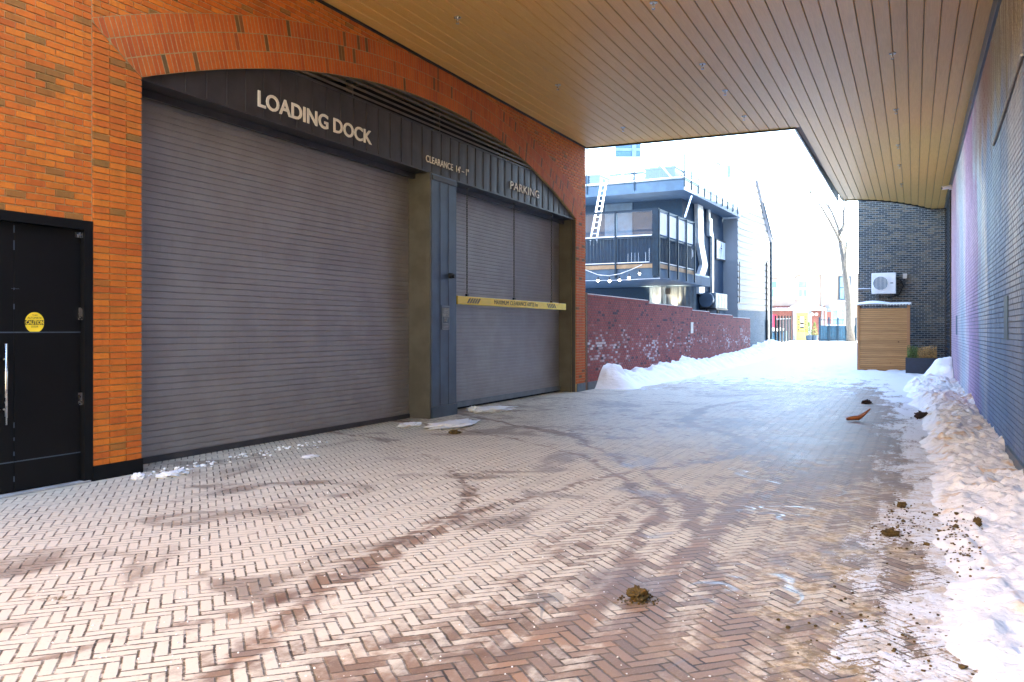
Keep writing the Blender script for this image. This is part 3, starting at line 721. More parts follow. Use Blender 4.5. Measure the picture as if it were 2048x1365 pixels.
text('sticker_lettering', 'AUTOMATIC', .028, M_ink, st, (SX, c_.y, c_.z + .034), length=.15, center=True, ext=.0003)
text('sticker_lettering', 'DOOR', .026, M_ink, st, (SX, c_.y, c_.z - .048), length=.07, center=True, ext=.0003)
text('sticker_lettering', 'THIS', .018, M_ink, st, (SX, c_.y, c_.z + .063), length=.055, center=True, ext=.0003)
# scuffs at the meeting stile and threshold
for (zz, l_) in ((2.43, .07), (2.27, .09), (1.9, .02), (1.72, .05), (.62, .05), (.5, .03), (.36, .04), (.12, .05)):
    sc_ = MB(LF).box(MEET - .006, MEET + .004, -.052, -.0485, zz, zz + l_)
    if l_ == .02: sc_.box(MEET - .03, MEET + .05, -.052, -.0487, zz + .01, zz + .014)
    sc_.build('scuff_mark', M_metal_blue, dr)
MB(LF).box(DY0, DY1, -.12, .03, .004, .02).build('threshold', M_concrete, MBD)

# yellow clearance bar on chains
BX = XW - .09; BF = Fr(BX, 0, 0)
bar = thing('clearance_bar', 'yellow MAXIMUM CLEARANCE bar hanging on chains across the parking door', 'clearance bar', (BX, 16.5, 2.0))
b0, b1 = on_x(912.5, 600, BX).y, on_x(1130, 600, BX).y
MB(BF).box(b0, b1, -.03, .03, 2.0, 2.155).build('board', M_yellow, bar, bevel=.01)
t0, t1 = on_x(986, 600, BX).y, on_x(1073, 600, BX).y
text('bar_lettering', "MAXIMUM CLEARANCE 6'8\"/2.1m", .115, M_ink, bar, (BX + .032, t0, 2.042), length=t1 - t0, bold=.0, ext=.001, space=1.05)
a0, a1 = on_x(931, 600, BX).y, on_x(961, 600, BX).y; k0, k1 = on_x(1091, 600, BX).y, on_x(1112, 600, BX).y
hz = MB(BF)
for i in range(5):
    st_ = (a1 - a0 - .12) / 5; y_ = a0 + i * st_; hz.prism([(y_, .031, 2.03), (y_ + .06, .031, 2.03), (y_ + .17, .031, 2.125), (y_ + .11, .031, 2.125)], (0, .001, 0))
hz.build('hazard_stripe', M_ink, bar); hz = MB(BF)
for i in range(5):
    st_ = (k1 - k0 - .12) / 5; y_ = k0 + i * st_; hz.prism([(y_ + .11, .031, 2.03), (y_ + .17, .031, 2.03), (y_ + .06, .031, 2.125), (y_, .031, 2.125)], (0, .001, 0))
hz.build('hazard_stripe', M_ink, bar)
for uu in (934, 1028, 1103):
    yc_ = on_x(uu, 600, BX).y; ch = MB(BF); z_ = 2.17; k = 0
    while z_ < 4.12:
        ring = [(yc_ + (.016 * math.cos(t) if k % 2 == 0 else 0), (.016 * math.cos(t) if k % 2 else 0), z_ + .028 * math.sin(t)) for t in [i * math.pi / 4 for i in range(8)]]
        ch.tube(ring, .005, 4, closed=True); z_ += .042; k += 1
    ch.tube([(yc_, 0, 4.12), (yc_, 0, 4.18), (yc_ + .10, 0, 4.18)], .012, 6)
    c2 = ch.build('chain', M_steel_warm, bar)
    MB(BF).box(yc_ - .03, yc_ + .03, -.02, .02, 2.155, 2.20).build('bracket', M_ink, bar)

# added house front behind the camera, bounces warm sunlight into the passage
ob = thing('bounce_house', 'added unseen house behind the camera bouncing warm light', 'house', (-6, -16, 0))
MB().box(-26, 12, -26, -15, 0, 12).build('wall', M_tan, ob)
for k in range(7):
    for zz in (1.2, 5.0, 8.6): MB().box(-24 + k * 5, -22.4 + k * 5, -14.998, -14.95, zz, zz + 1.9).build('window', M_pane, ob)
# ================================================================== RIGHT WALL with mural
RF = Fr(RW, 0, 0)
RB = thing('mural_wall', 'painted mural brick wall in pink, white and blue along the right edge', 'wall', (RW + .3, 15, 0))
class FlipX:
    def __call__(s, a, d, z): return Vector((RW - d, a, z))
RFr = FlipX()
YE = 29.3
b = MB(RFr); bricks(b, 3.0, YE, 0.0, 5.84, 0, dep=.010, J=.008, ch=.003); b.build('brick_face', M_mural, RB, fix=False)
MB().box(RW + .010, RW + 9, -4, YE - .001, 0, 11).box(RW + .5, RW + 9, YE, 37, 0, 11).build('backing_and_sun_block', M_mortar_mural, RB)  # second box added behind the lattice to stop sun through the gap
b = MB(RFr); 
MB(RFr).box(YS, YE + 4.5, -.3, .028, 5.84, CEIL - .002).build('head_trim', M_trim, RB)
MB(RFr).box(YS, YE + 4.5, -.01, .040, 5.80, 5.838).build('trim_lip', M_metal_blue, RB)
MB(RFr).box(2, 11.9, 0, .035, 0, .14).build('base_flashing', M_metal_blue, RB)
for (ua, va, ub, vb) in ((2010, 594, 2017, 680), (1912.5, 632, 1914.5, 670)):
    q0, q1 = on_x(ua, va, RW), on_x(ub, vb, RW)
    MB(RFr).box(min(q0.y, q1.y), max(q0.y, q1.y) , 0, .012, q1.z, q0.z).build('wall_plate', M_fascia, RB)
lk = [on_x(1990, 290, RW), on_x(2012, 225, RW), on_x(2048, 110, RW)]
MB().tube([(p.x - .02, p.y, p.z) for p in lk], .018, 6).build('conduit', M_concrete, RB)
# black perforated screen at the wall's end
LSx = RW
ls = thing('lattice_screen', 'tall black lattice screen closing the gap at the end of the mural wall', 'screen', (LSx, YE + 2, 0))
m = MB(); ya, yb = YE + .06, YE + 4.4
m.box(RW - .04, RW + .02, ya, ya + .10, .0, 5.79).build('post', M_trim, ls)
MB().box(RW - .04, RW + .02, yb - .08, yb, 0, 5.79).build('post', M_trim, ls)
m = MB(); z = .15
while z < 5.75:
    m.box(RW - .012, RW + .0, ya + .1, yb - .08, z, z + .045); z += .13
z = ya + .3
while z < yb - .1: m.box(RW + .001, RW + .010, z, z + .04, .15, 5.79); z += .22
m.build('lattice', M_navy_steel, ls)

# security camera
cp = Vector((RW - .13, 28.6, 5.74))
cm = thing('security_camera', 'small white security camera on the black trim at end of mural wall', 'camera', cp)
MB().tube([tuple(cp + Vector((.08, 0, .03))), tuple(cp + Vector((-.14, -.05, 0)))], .055, 12).build('housing', M_white, cm, smooth=False)
MB().box(cp.x + .05, cp.x + .13, cp.y - .04, cp.y + .04, cp.z - .05, cp.z + .08).build('mount', M_white, cm)
MB().disc(tuple(cp + Vector((-.15, -.053, 0))), (-1, -.35, 0), .04, .02, 12).build('lens', M_ink, cm)

# sprinklers
spr = [(915, 35, 'nearest the loading dock letters'), (1116, 170, 'second out from the dock letters, above the arch'), (1246, 255, 'farthest in the row nearest the dock arch, close to ceiling opening'),
       (1307, 5, 'at the top edge of the picture, middle row'), (1405, 128, 'second in the middle row'), (1450, 181, 'third in the middle row'), (1488, 232, 'last in the middle row just before the ceiling opening'),
       (1785, 107, 'nearest in the row beside the mural wall'), (1792, 219, 'second in the row beside the mural wall'), (1796, 290, 'third in the row beside the mural wall'), (1799, 330, 'fourth in the row beside the mural wall'), (1803, 368, 'farthest in the row beside the mural wall, above the wooden shed')]
proto = None
for i, (u_, v_, lb) in enumerate(spr):
    p = on_z(u_, v_, CEIL)
    if proto is None:
        t = thing('sprinkler', '', 'sprinkler', p, 'sprinkler heads in the ceiling')
        MB().disc((p.x, p.y, CEIL - .006), (0, 0, 1), .055, .012, 20).build('escutcheon', M_alu, t)
        MB().tube([(p.x, p.y, CEIL - .01), (p.x, p.y, CEIL - .05)], .014, 8).tube([(p.x - .018, p.y, CEIL - .04), (p.x - .02, p.y, CEIL - .075), (p.x, p.y, CEIL - .09), (p.x + .02, p.y, CEIL - .075), (p.x + .018, p.y, CEIL - .04)], .005, 5).build('nozzle', M_alu, t)
        MB().disc((p.x, p.y, CEIL - .095), (0, 0, 1), .028, .004, 14).build('deflector', M_alu, t)
        proto = t
    else: t = copy_tree(proto)
    t.location = (p.x, p.y, CEIL); t['label'] = 'ceiling sprinkler head ' + lb
pc = Vector(proto.location)
for o in bpy.data.objects:
    pass

# ================================================================== LOW BRICK WALL beyond
GW = thing('garden_wall', 'stepped low red brick wall with white efflorescence beyond the parking door', 'wall', (XW, 32, 0))
steps = [(20.62, on_x(1298, 600, XW).y, 2.44), (on_x(1298, 600, XW).y, on_x(1385, 600, XW).y, 2.36), (on_x(1385, 600, XW).y, on_x(1420, 600, XW).y, 2.26), (on_x(1420, 600, XW).y, on_x(1466, 600, XW).y, 2.19), (on_x(1466, 600, XW).y, 44.6, 2.10)]
core = MB(LF); b = MB(LF); cpn = MB(LF); sn = MB(LF)
for (a_, c_, zt) in steps:
    core.box(a_, c_, -.29, -.012, 0, zt - .002)
    bricks(b, a_, c_, .20, zt - .075, 0)
    bricks(cpn, a_, c_, zt - .072, zt, .008, L=.0677, H=.072, J=.008, bond='stack')
    sn.box(a_ + .01, c_ - .01, -.25, -.03, zt + .001, zt + .02)
core.build('wall', M_mortar_red, GW); b.build('brick_face', M_lowbrick, GW, fix=False); cpn.build('coping', M_lowbrick, GW, fix=False)
MB(LF).box(20.62, 44.6, -.02, .012, 0, .199).build('plinth', M_plinth, GW)
sn.build('snow_cap', M_snow, GW)
q0, q1 = on_x(1381, 645, XW), on_x(1385, 667, XW); MB(LF).box(q0.y, q1.y + .05, 0, .02, q1.z, q0.z).build('wall_plate', M_galv, GW)

# ================================================================== SNOW BANKS
def bank(name, label, fn, x0, x1, y0, y1, nx_, ny_, m, loc):
    b = MB()
    for j in range(ny_ + 1):
        for i in range(nx_ + 1):
            xx = x0 + (x1 - x0) * i / nx_; yy_ = y0 + (y1 - y0) * j / ny_
            b.v.append(Vector((xx, yy_, fn(xx, yy_))))
    k = nx_ + 1
    for j in range(ny_):
        for i in range(nx_): b.f.append((j*k+i, j*k+i+1, (j+1)*k+i+1, (j+1)*k+i))
    return tag(b.build(name, m, loc=loc, smooth=True, fix=False), label, 'snow', kind='stuff')
def fb(x, y, f_, o=0): return mn.fractal(Vector((x * f_, y * f_, o)), .9, 2.1, 4)
def smooth(t): t = max(0, min(1, t)); return t * t * (3 - 2 * t)
def right_bank(x, y):
    edge = .05 + .16 * mn.noise(Vector((y * .9, 0, 3))) + .07 * mn.noise(Vector((y * 3.1, 0, 5))) - .35 * smooth((y - 14) / 12)
    lump = .5 + .55 * mn.noise(Vector((x * 3.3, y * 2.2, 1))) + .28 * mn.noise(Vector((x * 8, y * 6, 2))) + .12 * mn.noise(Vector((x * 21, y * 17, 4)))
    H = .10 + .07 * mn.noise(Vector((0, y * .5, 8))) + .06 * smooth((y - 11) / 8)
    t = smooth((x - edge) / .38)
    hump = math.exp(-((x - .55) / .35) ** 2) * .10 * smooth((y - 9) / 6)
    return gz(x, y) - .02 + t * (H * (.35 + lump) + hump) + (.022 * fb(x, y, 9) + .018 * abs(mn.noise(Vector((x * 30, y * 24, 7)))) + .05 * max(0, mn.noise(Vector((x * 11, y * 8, 17))))  - .03 * abs(mn.noise(Vector((x * 6, y * 5, 27))))) * t
bank('snow_bank', 'rough dirty snow bank along the foot of the mural wall', right_bank, -.5, RW - .002, 3.2, 27.6, 70, 900, M_snowd, (.5, 12, 0))
def pile(x, y):
    d = math.hypot((x - .86) / .66, (y - 28.8) / 1.5)
    h = .62 * smooth(1.15 - d) + .10 * smooth(1.9 - d)
    return gz(x, y) - .03 + h * (1 + .25 * mn.noise(Vector((x * 2, y * 2, 1)))) + .05 * fb(x, y, 3) * smooth(1.6 - d)
bank('snow_pile', 'white snow pile heaped between the blue planter and the lattice screen', pile, -1.6, 1.02, 26.6, 31.5, 60, 90, M_snow, (.3, 28.6, 0))
def left_bank(x, y):
    t0 = smooth((y - 21.0) / .7); t1 = 1
    wdt_ = 1.15 + .3 * mn.noise(Vector((y * .6, 0, 1))) + .5 * smooth((y - 36) / 10)
    k = (x - XW) / wdt_
    prof = smooth((1 - k) * 1.25) if k < 1 else 0
    H = .40 + .16 * mn.noise(Vector((y * .45, 3, 0))) + .10 * mn.noise(Vector((y * 1.7, 3, 0))) + .12 * math.exp(-((y - 22) / .8) ** 2) + .15 * math.exp(-((y - 30.5) / .6) ** 2)
    return gz(x, y) - .02 + t0 * prof * H * (1 + .3 * mn.noise(Vector((x * 2.4, y * 1.6, 1))) + .14 * mn.noise(Vector((x * 7, y * 5, 2)))) + .03 * fb(x, y, 4) * prof * t0
bank('snow_bank', 'white snow bank heaped against the low red brick wall', left_bank, XW + .014, -5.2, 20.8, 50, 46, 460, M_snow, (XW + .5, 30, 0))
def field_snow(x, y):
    return gz(x, y) - .04 + .065 * smooth((y - 38 - 3 * mn.noise(Vector((x * .5, y * .2, 2)))) / 7) + .035 * fb(x, y, .8) * smooth((y - 33) / 4)
b = bank('snow_cover', 'smooth snow covering the lane end in front of the row houses', field_snow, -12, 14, 33, 80, 90, 120, M_snow, (0, 50, 0))
def shed_snow(x, y):
    e = mn.noise(Vector((x * 1.2, 4, 0)))
    return gz(x, y) - .02 + smooth((y - 29.4 - .3 * e) / 1.2) * (.10 + .09 * mn.noise(Vector((x * 1.8, y * 1.4, 0))) + .03 * mn.noise(Vector((x * 6, y * 5, 0))))
bank('snow_drift', 'low snow drift in front of the slatted wooden shed', shed_snow, -3.4, .9, 28.6, 36, 70, 90, M_snow, (-1.5, 31, 0))

# small things on the pavement
def clod(name, u_, v_, r_, m, label, cat, seed, sq=(1, 1, .75), extra=10, group=None):
    p = on_z(u_, v_, 0); o = MB().blob((p.x, p.y, r_ * sq[2] * .72), r_, 4, .7, 2.2, seed, sq)
    if extra:
        rr = random.Random(seed)
        for k in range(extra):
            a_ = rr.uniform(0, 6.28); d_ = r_ * rr.uniform(1.0, 2.4); q = r_ * rr.uniform(.04, .16)
            o.blob((p.x + d_ * math.cos(a_), p.y + d_ * math.sin(a_), q * .4), q, 1, .5, 2, k)
    tag(o.build(name, m, loc=(p.x, p.y, 0), smooth=False), label, cat, group)
clod('mud_clod', 1277, 1200, .052, M_dirt, 'round brown mossy clod of mud in the foreground of the pavers', 'clod', 3, (1.1, 1, .7), extra=60)
clod('dark_clod', 1733, 808, .065, M_darkdirt, 'small dark ice clod on the lane, beyond the curved orange shard', 'clod', 5, (1.2, .9, .7), 4)
clod('dark_clod', 1843, 838, .085, M_darkdirt, 'larger dark clod at the edge of the right snow bank', 'clod', 8, (1.2, .9, .8), 12)
clod('dark_clod', 1850, 785, .06, M_darkdirt, 'tiny dark clod on white snow in front of the blue planter', 'clod', 11, extra=2)
clod('dark_clod', 1945, 800 + 20, .045, M_darkdirt, 'tiny dark clod against the mural wall snow edge', 'clod', 12, extra=1)
clod('mud_clod', 1955, 1062, .05, M_dirt, 'upright brown lump of mud poking from the dirty snow at right', 'clod', 14, (.6, .7, 1.1), 6)
clod('mud_clod', 1935, 1010, .045, M_darkdirt, 'small dark brown lump on the snow, above the upright mud lump', 'clod', 15, extra=4)
clod('mud_clod', 1803, 1015, .035, M_dirt, 'topmost small mud lump of the muddy patch left of the snow bank', 'clod', 16, extra=6)
clod('mud_clod', 1780, 1072, .045, M_dirt, 'lower mud lump of the muddy patch left of the snow bank', 'clod', 17, (1.3, .8, .6), 8)
clod('mud_clod', 910, 868, .06, M_dirt, 'small brown clod beside the clad pier at the dock door', 'clod', 18, (1.4, .9, .5), 5)
# gritty mud smears
def scatter(name, n, fn, m, label, cat, loc, zf=lambda x, y: 0):
    o = MB(); rr = random.Random(len(label))
    for k in range(n):
        x_, y_, q = fn(rr); o.blob((x_, y_, zf(x_, y_) + q * .35), q, 1, .5, 2, k, (1, 1, .7))
    tag(o.build(name, m, loc=loc, smooth=False), label, cat, kind='stuff')
def smear(cu, cv, r1, r2):
    p = on_z(cu, cv, 0)
    return lambda rr: (p.x + rr.gauss(0, r1), p.y + rr.gauss(0, r2), rr.uniform(.003, .011) * (1 if rr.random() < .95 else 2.2))
scatter('mud_crumbs', 170, smear(1800, 1050, .13, .5), M_dirt, 'brown mud crumbs strewn on pavers left of the snow bank', 'mud', (-.6, 6.6, 0))
scatter('mud_crumbs', 200, smear(1915, 1085, .07, .45), M_dirt, 'brown mud crumbs on the dirty snow edge at right', 'mud', (-.1, 6, 0), right_bank)
scatter('mud_crumbs', 130, smear(1850, 1270, .35, .35), M_dirt, 'mud crumbs and sand at the lower right corner', 'mud', (0, 4.5, 0))
scatter('snow_crumbs', 90, lambda rr: (XW + .05 + abs(rr.gauss(0, .18)), rr.uniform(6.5, 9.5), rr.uniform(.006, .025)), M_snow, 'snow crumbs along the foot of the brick pilaster and dock door', 'snow', (XW + .2, 8, 0))
scatter('salt_grains', 500, lambda rr: (rr.uniform(-5, .2), 2.8 + 6 * rr.random() ** 1.4, rr.uniform(.0025, .006)), M_snow, 'loose white salt grains sprinkled over the pavers', 'salt', (-2, 5, 0))
def chunk(u_, v_, r_, lb, seed, sq, m=M_snow):
    p = on_z(u_, v_, 0); o = MB().blob((p.x, p.y, r_ * sq[2] * .5), r_, 4, .5, 2.4, seed, sq)
    tag(o.build('snow_clump', m, loc=(p.x, p.y, 0), smooth=True), lb, 'snow clump')
chunk(276, 958, .05, 'small white snow clump at the foot of the orange brick pilaster', 1, (1.1, 1.3, .8))
chunk(345, 952, .10, 'grey flattened snow clump right of the pilaster foot', 2, (.8, 1.8, .35))
chunk(620, 915, .07, 'thin snow clump on the pavers before the dock door', 3, (1, 1.6, .25))
chunk(985, 821, .30, 'flat white snow patch in front of the parking door', 4, (1.1, 2.0, .14))
chunk(948, 822, .12, 'cream snow lump at the left end of parking door', 5, (1.1, 1.2, .45), M_snowd)
chunk(905, 852, .28, 'dirty cream snow patch before the clad pier', 6, (1.0, 2.3, .16), M_snowd)
chunk(820, 852, .16, 'thin dirty snow strip at the dock door right end', 7, (.8, 1.8, .18), M_snowd)
# orange curved shard
p = on_z(1717, 843, 0); sh = MB(); K = 14; ca = TH
for i in range(K + 1):
    t = i / K; a_ = -.9 + 2.1 * t; rad = .17; wv = .055 * math.sin(math.pi * min(1, .12 + t * .88)) + .012
    lx_ = -.20 + .40 * t; lz = .015 + .13 * max(0, t - .50) ** 1.3 * 3.4
    for sgn, dz in ((-1, .05), (0, 0), (1, .05)):
        sh.v.append(Vector((p.x + lx_ * CT - sgn * wv * ST, p.y + lx_ * ST + sgn * wv * CT, lz + abs(sgn) * wv * .9)))
for i in range(K):
    for j in range(2): sh.f.append((i*3+j, i*3+j+1, (i+1)*3+j+1, (i+1)*3+j))
o = sh.build('terracotta_shard', M_terra, loc=(p.x, p.y, 0), smooth=True, fix=False); sm = o.modifiers.new('solid', 'SOLIDIFY'); sm.thickness = .012
tag(o, 'curved orange terracotta shard lying on the icy lane', 'shard')

# ================================================================== SHED, PLANTER, FAR BRICK WALL, AC
CF = Fr(0, 0, -math.degrees(TH))    # s along the camera axis, d to its right: square to the view
def cf(u_, z_): return (u_ - 1024) / F * z_
def px(u_, y_):             # photo column on the plane y = const
    k = (u_ - 1024) / F; return y_ * (k * CT - ST) / (k * ST + CT)
def ph(u_, v_, y_):
    k = (u_ - 1024) / F; return CH + (660 - v_) / F * y_ / (k * ST + CT)
YSH = 33.4; top = ph(1714, 614, YSH)
SHf = Fr(px(1714, YSH), YSH, 0); SWd = px(1820, YSH) - px(1714, YSH)
shd = thing('wooden_shed', 'slatted cedar shed with snowy corrugated roof against the dark brick wall', 'shed', SHf(.5, 1, 0))
fm = MB(SHf)
for (s_, d_) in ((0, 0), (0, SWd - .09), (1.1, 0), (1.1, SWd - .09)): fm.box(s_, s_ + .09, d_, d_ + .09, 0, top - .02)
fm.box(0, 1.19, .0, .09, top - .02, top + .05).box(0, 1.19, SWd - .09, SWd, top - .02, top + .05)
fm.build('frame', M_cedarpost, shd)
sl = MB(SHf); z = .03
while z < top - .07:
    sl.box(.02, .04, .092, SWd - .092, z, z + .062); sl.box(.092, 1.1, -.001 + .02, .04, z, z + .062); sl.box(.092, 1.1, SWd - .04, SWd - .02, z, z + .062); z += .071
sl.build('slat_panel', M_cedar, shd, fix=False)
MB(SHf).box(.05, 1.1, .1, SWd - .1, 0, top - .1).build('dark_interior', M_darkdirt, shd)
rf = MB(SHf); n_ = 90
for i in range(n_):
    d0, d1 = -.05 + (SWd + .1) * i / n_, -.05 + (SWd + .1) * (i + 1) / n_
    z0, z1 = top + .05 + .018 * math.sin(i * 1.3), top + .05 + .018 * math.sin((i + 1) * 1.3)
    rf.poly([(-.08, d0, z0), (-.08, d1, z1), (1.3, d1, z1 + .12), (1.3, d0, z0 + .12)]); rf.poly([(-.08, d0, z0), (-.08, d1, z1), (-.08, d1, z1 + .02), (-.08, d0, z0 + .02)])
rf.build('corrugated_roof', M_galv, shd, fix=False)
s_ = MB(SHf); nn = 24
for j in range(7):
    for i in range(nn + 1):
        d_ = -.03 + (SWd + .06) * i / nn; s0_ = -.06 + 1.3 * j / 6
        s_.v.append(SHf(s0_, d_, top + .055 + s0_ * .088 + (.02 + .07 * math.sin(math.pi * min(1, (j + .4) / 5))) * (.6 + .9 * max(0, math.sin(math.pi * min(1, i / nn * 1.6))))))
for j in range(6):
    for i in range(nn): s_.f.append((j*(nn+1)+i, j*(nn+1)+i+1, (j+1)*(nn+1)+i+1, (j+1)*(nn+1)+i))
s_.build('roof_snow', M_snow, shd, smooth=True, fix=False)

ZP = 31.1; CFo = CF; CF = Fr(0, 0, 0); cfo = cf; cf = px    # this group stands square to the lane
pl = thing('planter', 'dark slate blue planter box beside the wooden shed', 'planter', CF(ZP + .25, cf(1847, ZP), 0))
pa, pb = cf(1811, ZP), cf(1877, ZP); pt = ph(1811, 716, ZP)
m = MB(CF).box(ZP, ZP + .03, pa, pb, -.02, pt).box(ZP + .47, ZP + .5, pa, pb, -.02, pt).box(ZP + .03, ZP + .47, pa, pa + .03, -.02, pt).box(ZP + .03, ZP + .47, pb - .03, pb, -.02, pt)
m.build('box', M_planter, pl); MB(CF).box(ZP + .031, ZP + .469, pa + .031, pb - .031, 0, pt - .05).build('soil', M_soil, pl)
def shrub(u0, u1, hh, m_, lb, seed):
    rr = random.Random(seed); a_, b_ = cf(u0, ZP), cf(u1, ZP); c_ = CF(ZP + .25, (a_ + b_) / 2, pt - .05)
    t = thing('shrub', lb, 'shrub', c_, 'clipped shrubs in the blue planter')
    st_ = MB(CF)
    for k in range(8): 
        q = rr.uniform(a_ + .05, b_ - .05); st_.tube([(ZP + .25, (a_+b_)/2, pt - .05), (ZP + .25 + rr.uniform(-.1, .1), q, pt + hh * .7)], .006, 4)
    st_.build('stem', M_soil, t)
    lf = MB(CF)
    for k in range(1500):
        s0_, d0_, z0_ = ZP + .25 + rr.uniform(-.24, .24), rr.uniform(a_, b_), pt - .02 + (hh + .02) * rr.random() ** 1.3 * rr.uniform(.75, 1.25)
        if abs(mn.noise(Vector((s0_ * 6, d0_ * 6, z0_ * 6)))) < .06: continue
        v = Vector((rr.uniform(-1, 1), rr.uniform(-1, 1), rr.uniform(-1, 1))).normalized() * .022; w_ = Vector((rr.uniform(-1, 1), rr.uniform(-1, 1), rr.uniform(-1, 1))).normalized() * .014
        c0 = Vector((s0_, d0_, z0_)); lf.poly([tuple(c0 - v), tuple(c0 + w_), tuple(c0 + v), tuple(c0 - w_)])
    lf.build('foliage', m_, t, fix=False)
shrub(1814, 1837, .34, M_leafg, 'green clipped shrub at the left end of the blue planter', 1)
shrub(1834, 1855, .31, M_leafb, 'brownish dry shrub in the middle of the blue planter', 2)
shrub(1852, 1874, .33, M_leafb, 'tan withered shrub at the right end of the blue planter', 3)

ZF = 36.4; FB = thing('dark_brick_building', 'old dark brick building with pale mortar behind the wooden shed', 'building', CF(ZF + 2, cf(1800, ZF), 0))
fa_, fb_ = cf(1716, ZF), 5.0
class FF:
    def __call__(s, a, d, z): return CF(ZF - d, a, z)
b = MB(FF()); bricks(b, fa_, fb_, 0, 9.0, 0, dep=.008, L=.215, H=.075, J=.012); b.build('brick_face', M_darkbrick, FB, fix=False)
MB(CF).box(ZF + .008, ZF + 20, fa_, 9, 0, 13).build('wall', M_mortar_pale, FB)  # hidden depth and height stretched to shade the walls across the lane
zp = ph(1730, 578, ZF); MB(CF).tube([(ZF - .04, fa_, zp), (ZF - .04, cf(1742, ZF), zp)], .03, 6).build('pipe', M_galv, FB)
# heat pump
ZA = ZF - .45; A0, A1, AT, AB_ = cf(1743, ZA), cf(1792, ZA), ph(1767, 546, ZA), ph(1767, 588, ZA)
ac = thing('air_conditioner', 'white outdoor air conditioner unit mounted on the dark brick wall', 'air conditioner', CF(ZA + .15, (A0 + A1) / 2, AB_))
MB(CF).box(ZA, ZA + .34, A0, A1, AB_, AT).build('casing', M_white, ac, bevel=.02)
cx_, cz_ = cf(1761, ZA), (AT + AB_) / 2
MB(CF).disc((ZA - .004, cx_, cz_), (1, 0, 0), .27, .012, 32).build('fan_opening', M_fan, ac)
gr = MB(CF)
for k in range(11): 
    o_ = -.23 + .046 * k; hh = math.sqrt(.27**2 - o_**2); gr.box(ZA - .022, ZA - .014, cx_ + o_ - .008, cx_ + o_ + .008, cz_ - hh, cz_ + hh)
gr.tube([(ZA - .018, cx_ + .27 * math.cos(t), cz_ + .27 * math.sin(t)) for t in [i * math.pi / 16 for i in range(32)]], .012, 5, closed=True)
gr.build('fan_grille', M_white, ac)
MB(CF).box(ZA - .008, ZA - .001, A1 - .2, A1 - .1, cz_ - .01, cz_ + .02).build('badge', M_ink, ac)
for d_ in (A0 + .2, A1 - .2): MB(CF).box(ZA, ZF, d_, d_ + .04, AB_ - .05, AB_ - .004).box(ZF - .05, ZF - .01, d_, d_ + .04, AB_ - .45, AB_ - .05).build('bracket', M_metal_blue, ac)
MB(CF).tube([(ZA + .2, A1, cz_ + .2), (ZF - .05, A1 + .15, cz_ + .15), (ZF - .05, A1 + .25, cz_ - .1), (ZF - .05, A1 + .1, cz_ - .45), (ZF - .05, A1 - .3, cz_ - .55)], .025, 6).tube([(ZF - .06, A1 + .3, AT - .1), (ZF - .06, A1 + .27, cz_ + .1), (ZF - .06, A1, cz_ - .05)], .018, 6).build('cable', M_ink, ac)
jx = MB(CF).box(ZF - .1, ZF - .012, A1 + .24, A1 + .38, AT - .22, AT - .03).build('junction_box', M_galv, loc=CF(ZF - .05, A1 + .3, AT - .2)); tag(jx, 'small grey electrical box on dark brick, right of the air conditioner', 'box')

CF = CFo; cf = cfo
# ================================================================== RESTAURANT with roof deck and patio
RD = Fr(-9.0, 36.8, 2.75)           # s = away along the lane, d = towards lane (+x)
RS = thing('restaurant_building', 'dark stucco restaurant with glass railed roof deck and patio over the low wall', 'building', RD(5, -4, 0))
DT, DB = 8.03, 7.58; LEN = 10.0; LW = -9.0
MB(RD).box(2.4, LEN, LW, -.8, 0, DB - .001).build('wall', M_navy, RS)
MB(RD).box(2.37, 2.40, -4.6, -3.2, 4.0, DB - .02).build('wall_panel', M_fascia, RS)
MB(RD).box(0, LEN, LW, 0, DB, DT).build('roof_slab', M_fascia, RS)
MB(RD).box(-.02, LEN, LW, .02, DT, DT + .05).build('roof_edge', M_navy_steel, RS)
sn = MB(RD); sn.box(.1, LEN - .1, LW, -.1, DT + .051, DT + .12).build('roof_snow', M_snow, RS)
# roof railing: front and side
def railing(fr, pts, ztop, zbot, parent, post_w=.045, panes=True, low=None):
    for (s0_, d0_, s1_, d1_, n_) in pts:
        L_ = math.hypot(s1_ - s0_, d1_ - d0_); rp = MB(fr)
        for k in range(n_ + 1):
            t = k / n_; s_, d_ = s0_ + (s1_ - s0_) * t, d0_ + (d1_ - d0_) * t
            MB(fr).box(s_ - post_w/2, s_ + post_w/2, d_ - post_w/2, d_ + post_w/2, low if low is not None else zbot, ztop).build('railing_post', M_navy_steel, parent)
        for k in range(n_):
            ta, tb = (k + .06) / n_, (k + .94) / n_
            a_ = (s0_ + (s1_ - s0_) * ta, d0_ + (d1_ - d0_) * ta); b_ = (s0_ + (s1_ - s0_) * tb, d0_ + (d1_ - d0_) * tb)
            if panes: MB(fr).poly([(a_[0], a_[1], zbot + .12), (b_[0], b_[1], zbot + .12), (b_[0], b_[1], ztop - .05), (a_[0], a_[1], ztop - .05)]).build('glass_pane', M_glass, parent)
RSr = railing(RD, [(-.03, -6.8, -.03, .03, 3), (-.03, .03, LEN - .1, .03, 9)], DT + 1.12, DT, RS, low=DB + .12)
rr_ = MB(RD); z_ = DT + .1
rr_.box(-.05, -.02, -6.8, .03, DT + .10, DT + .13).box(-.05, LEN, .02, .05, DT + .10, DT + .13).box(-.045, LEN - .1, .02, .045, DT + 1.10, DT + 1.125)
rr_.build('rail', M_ladder, RS)
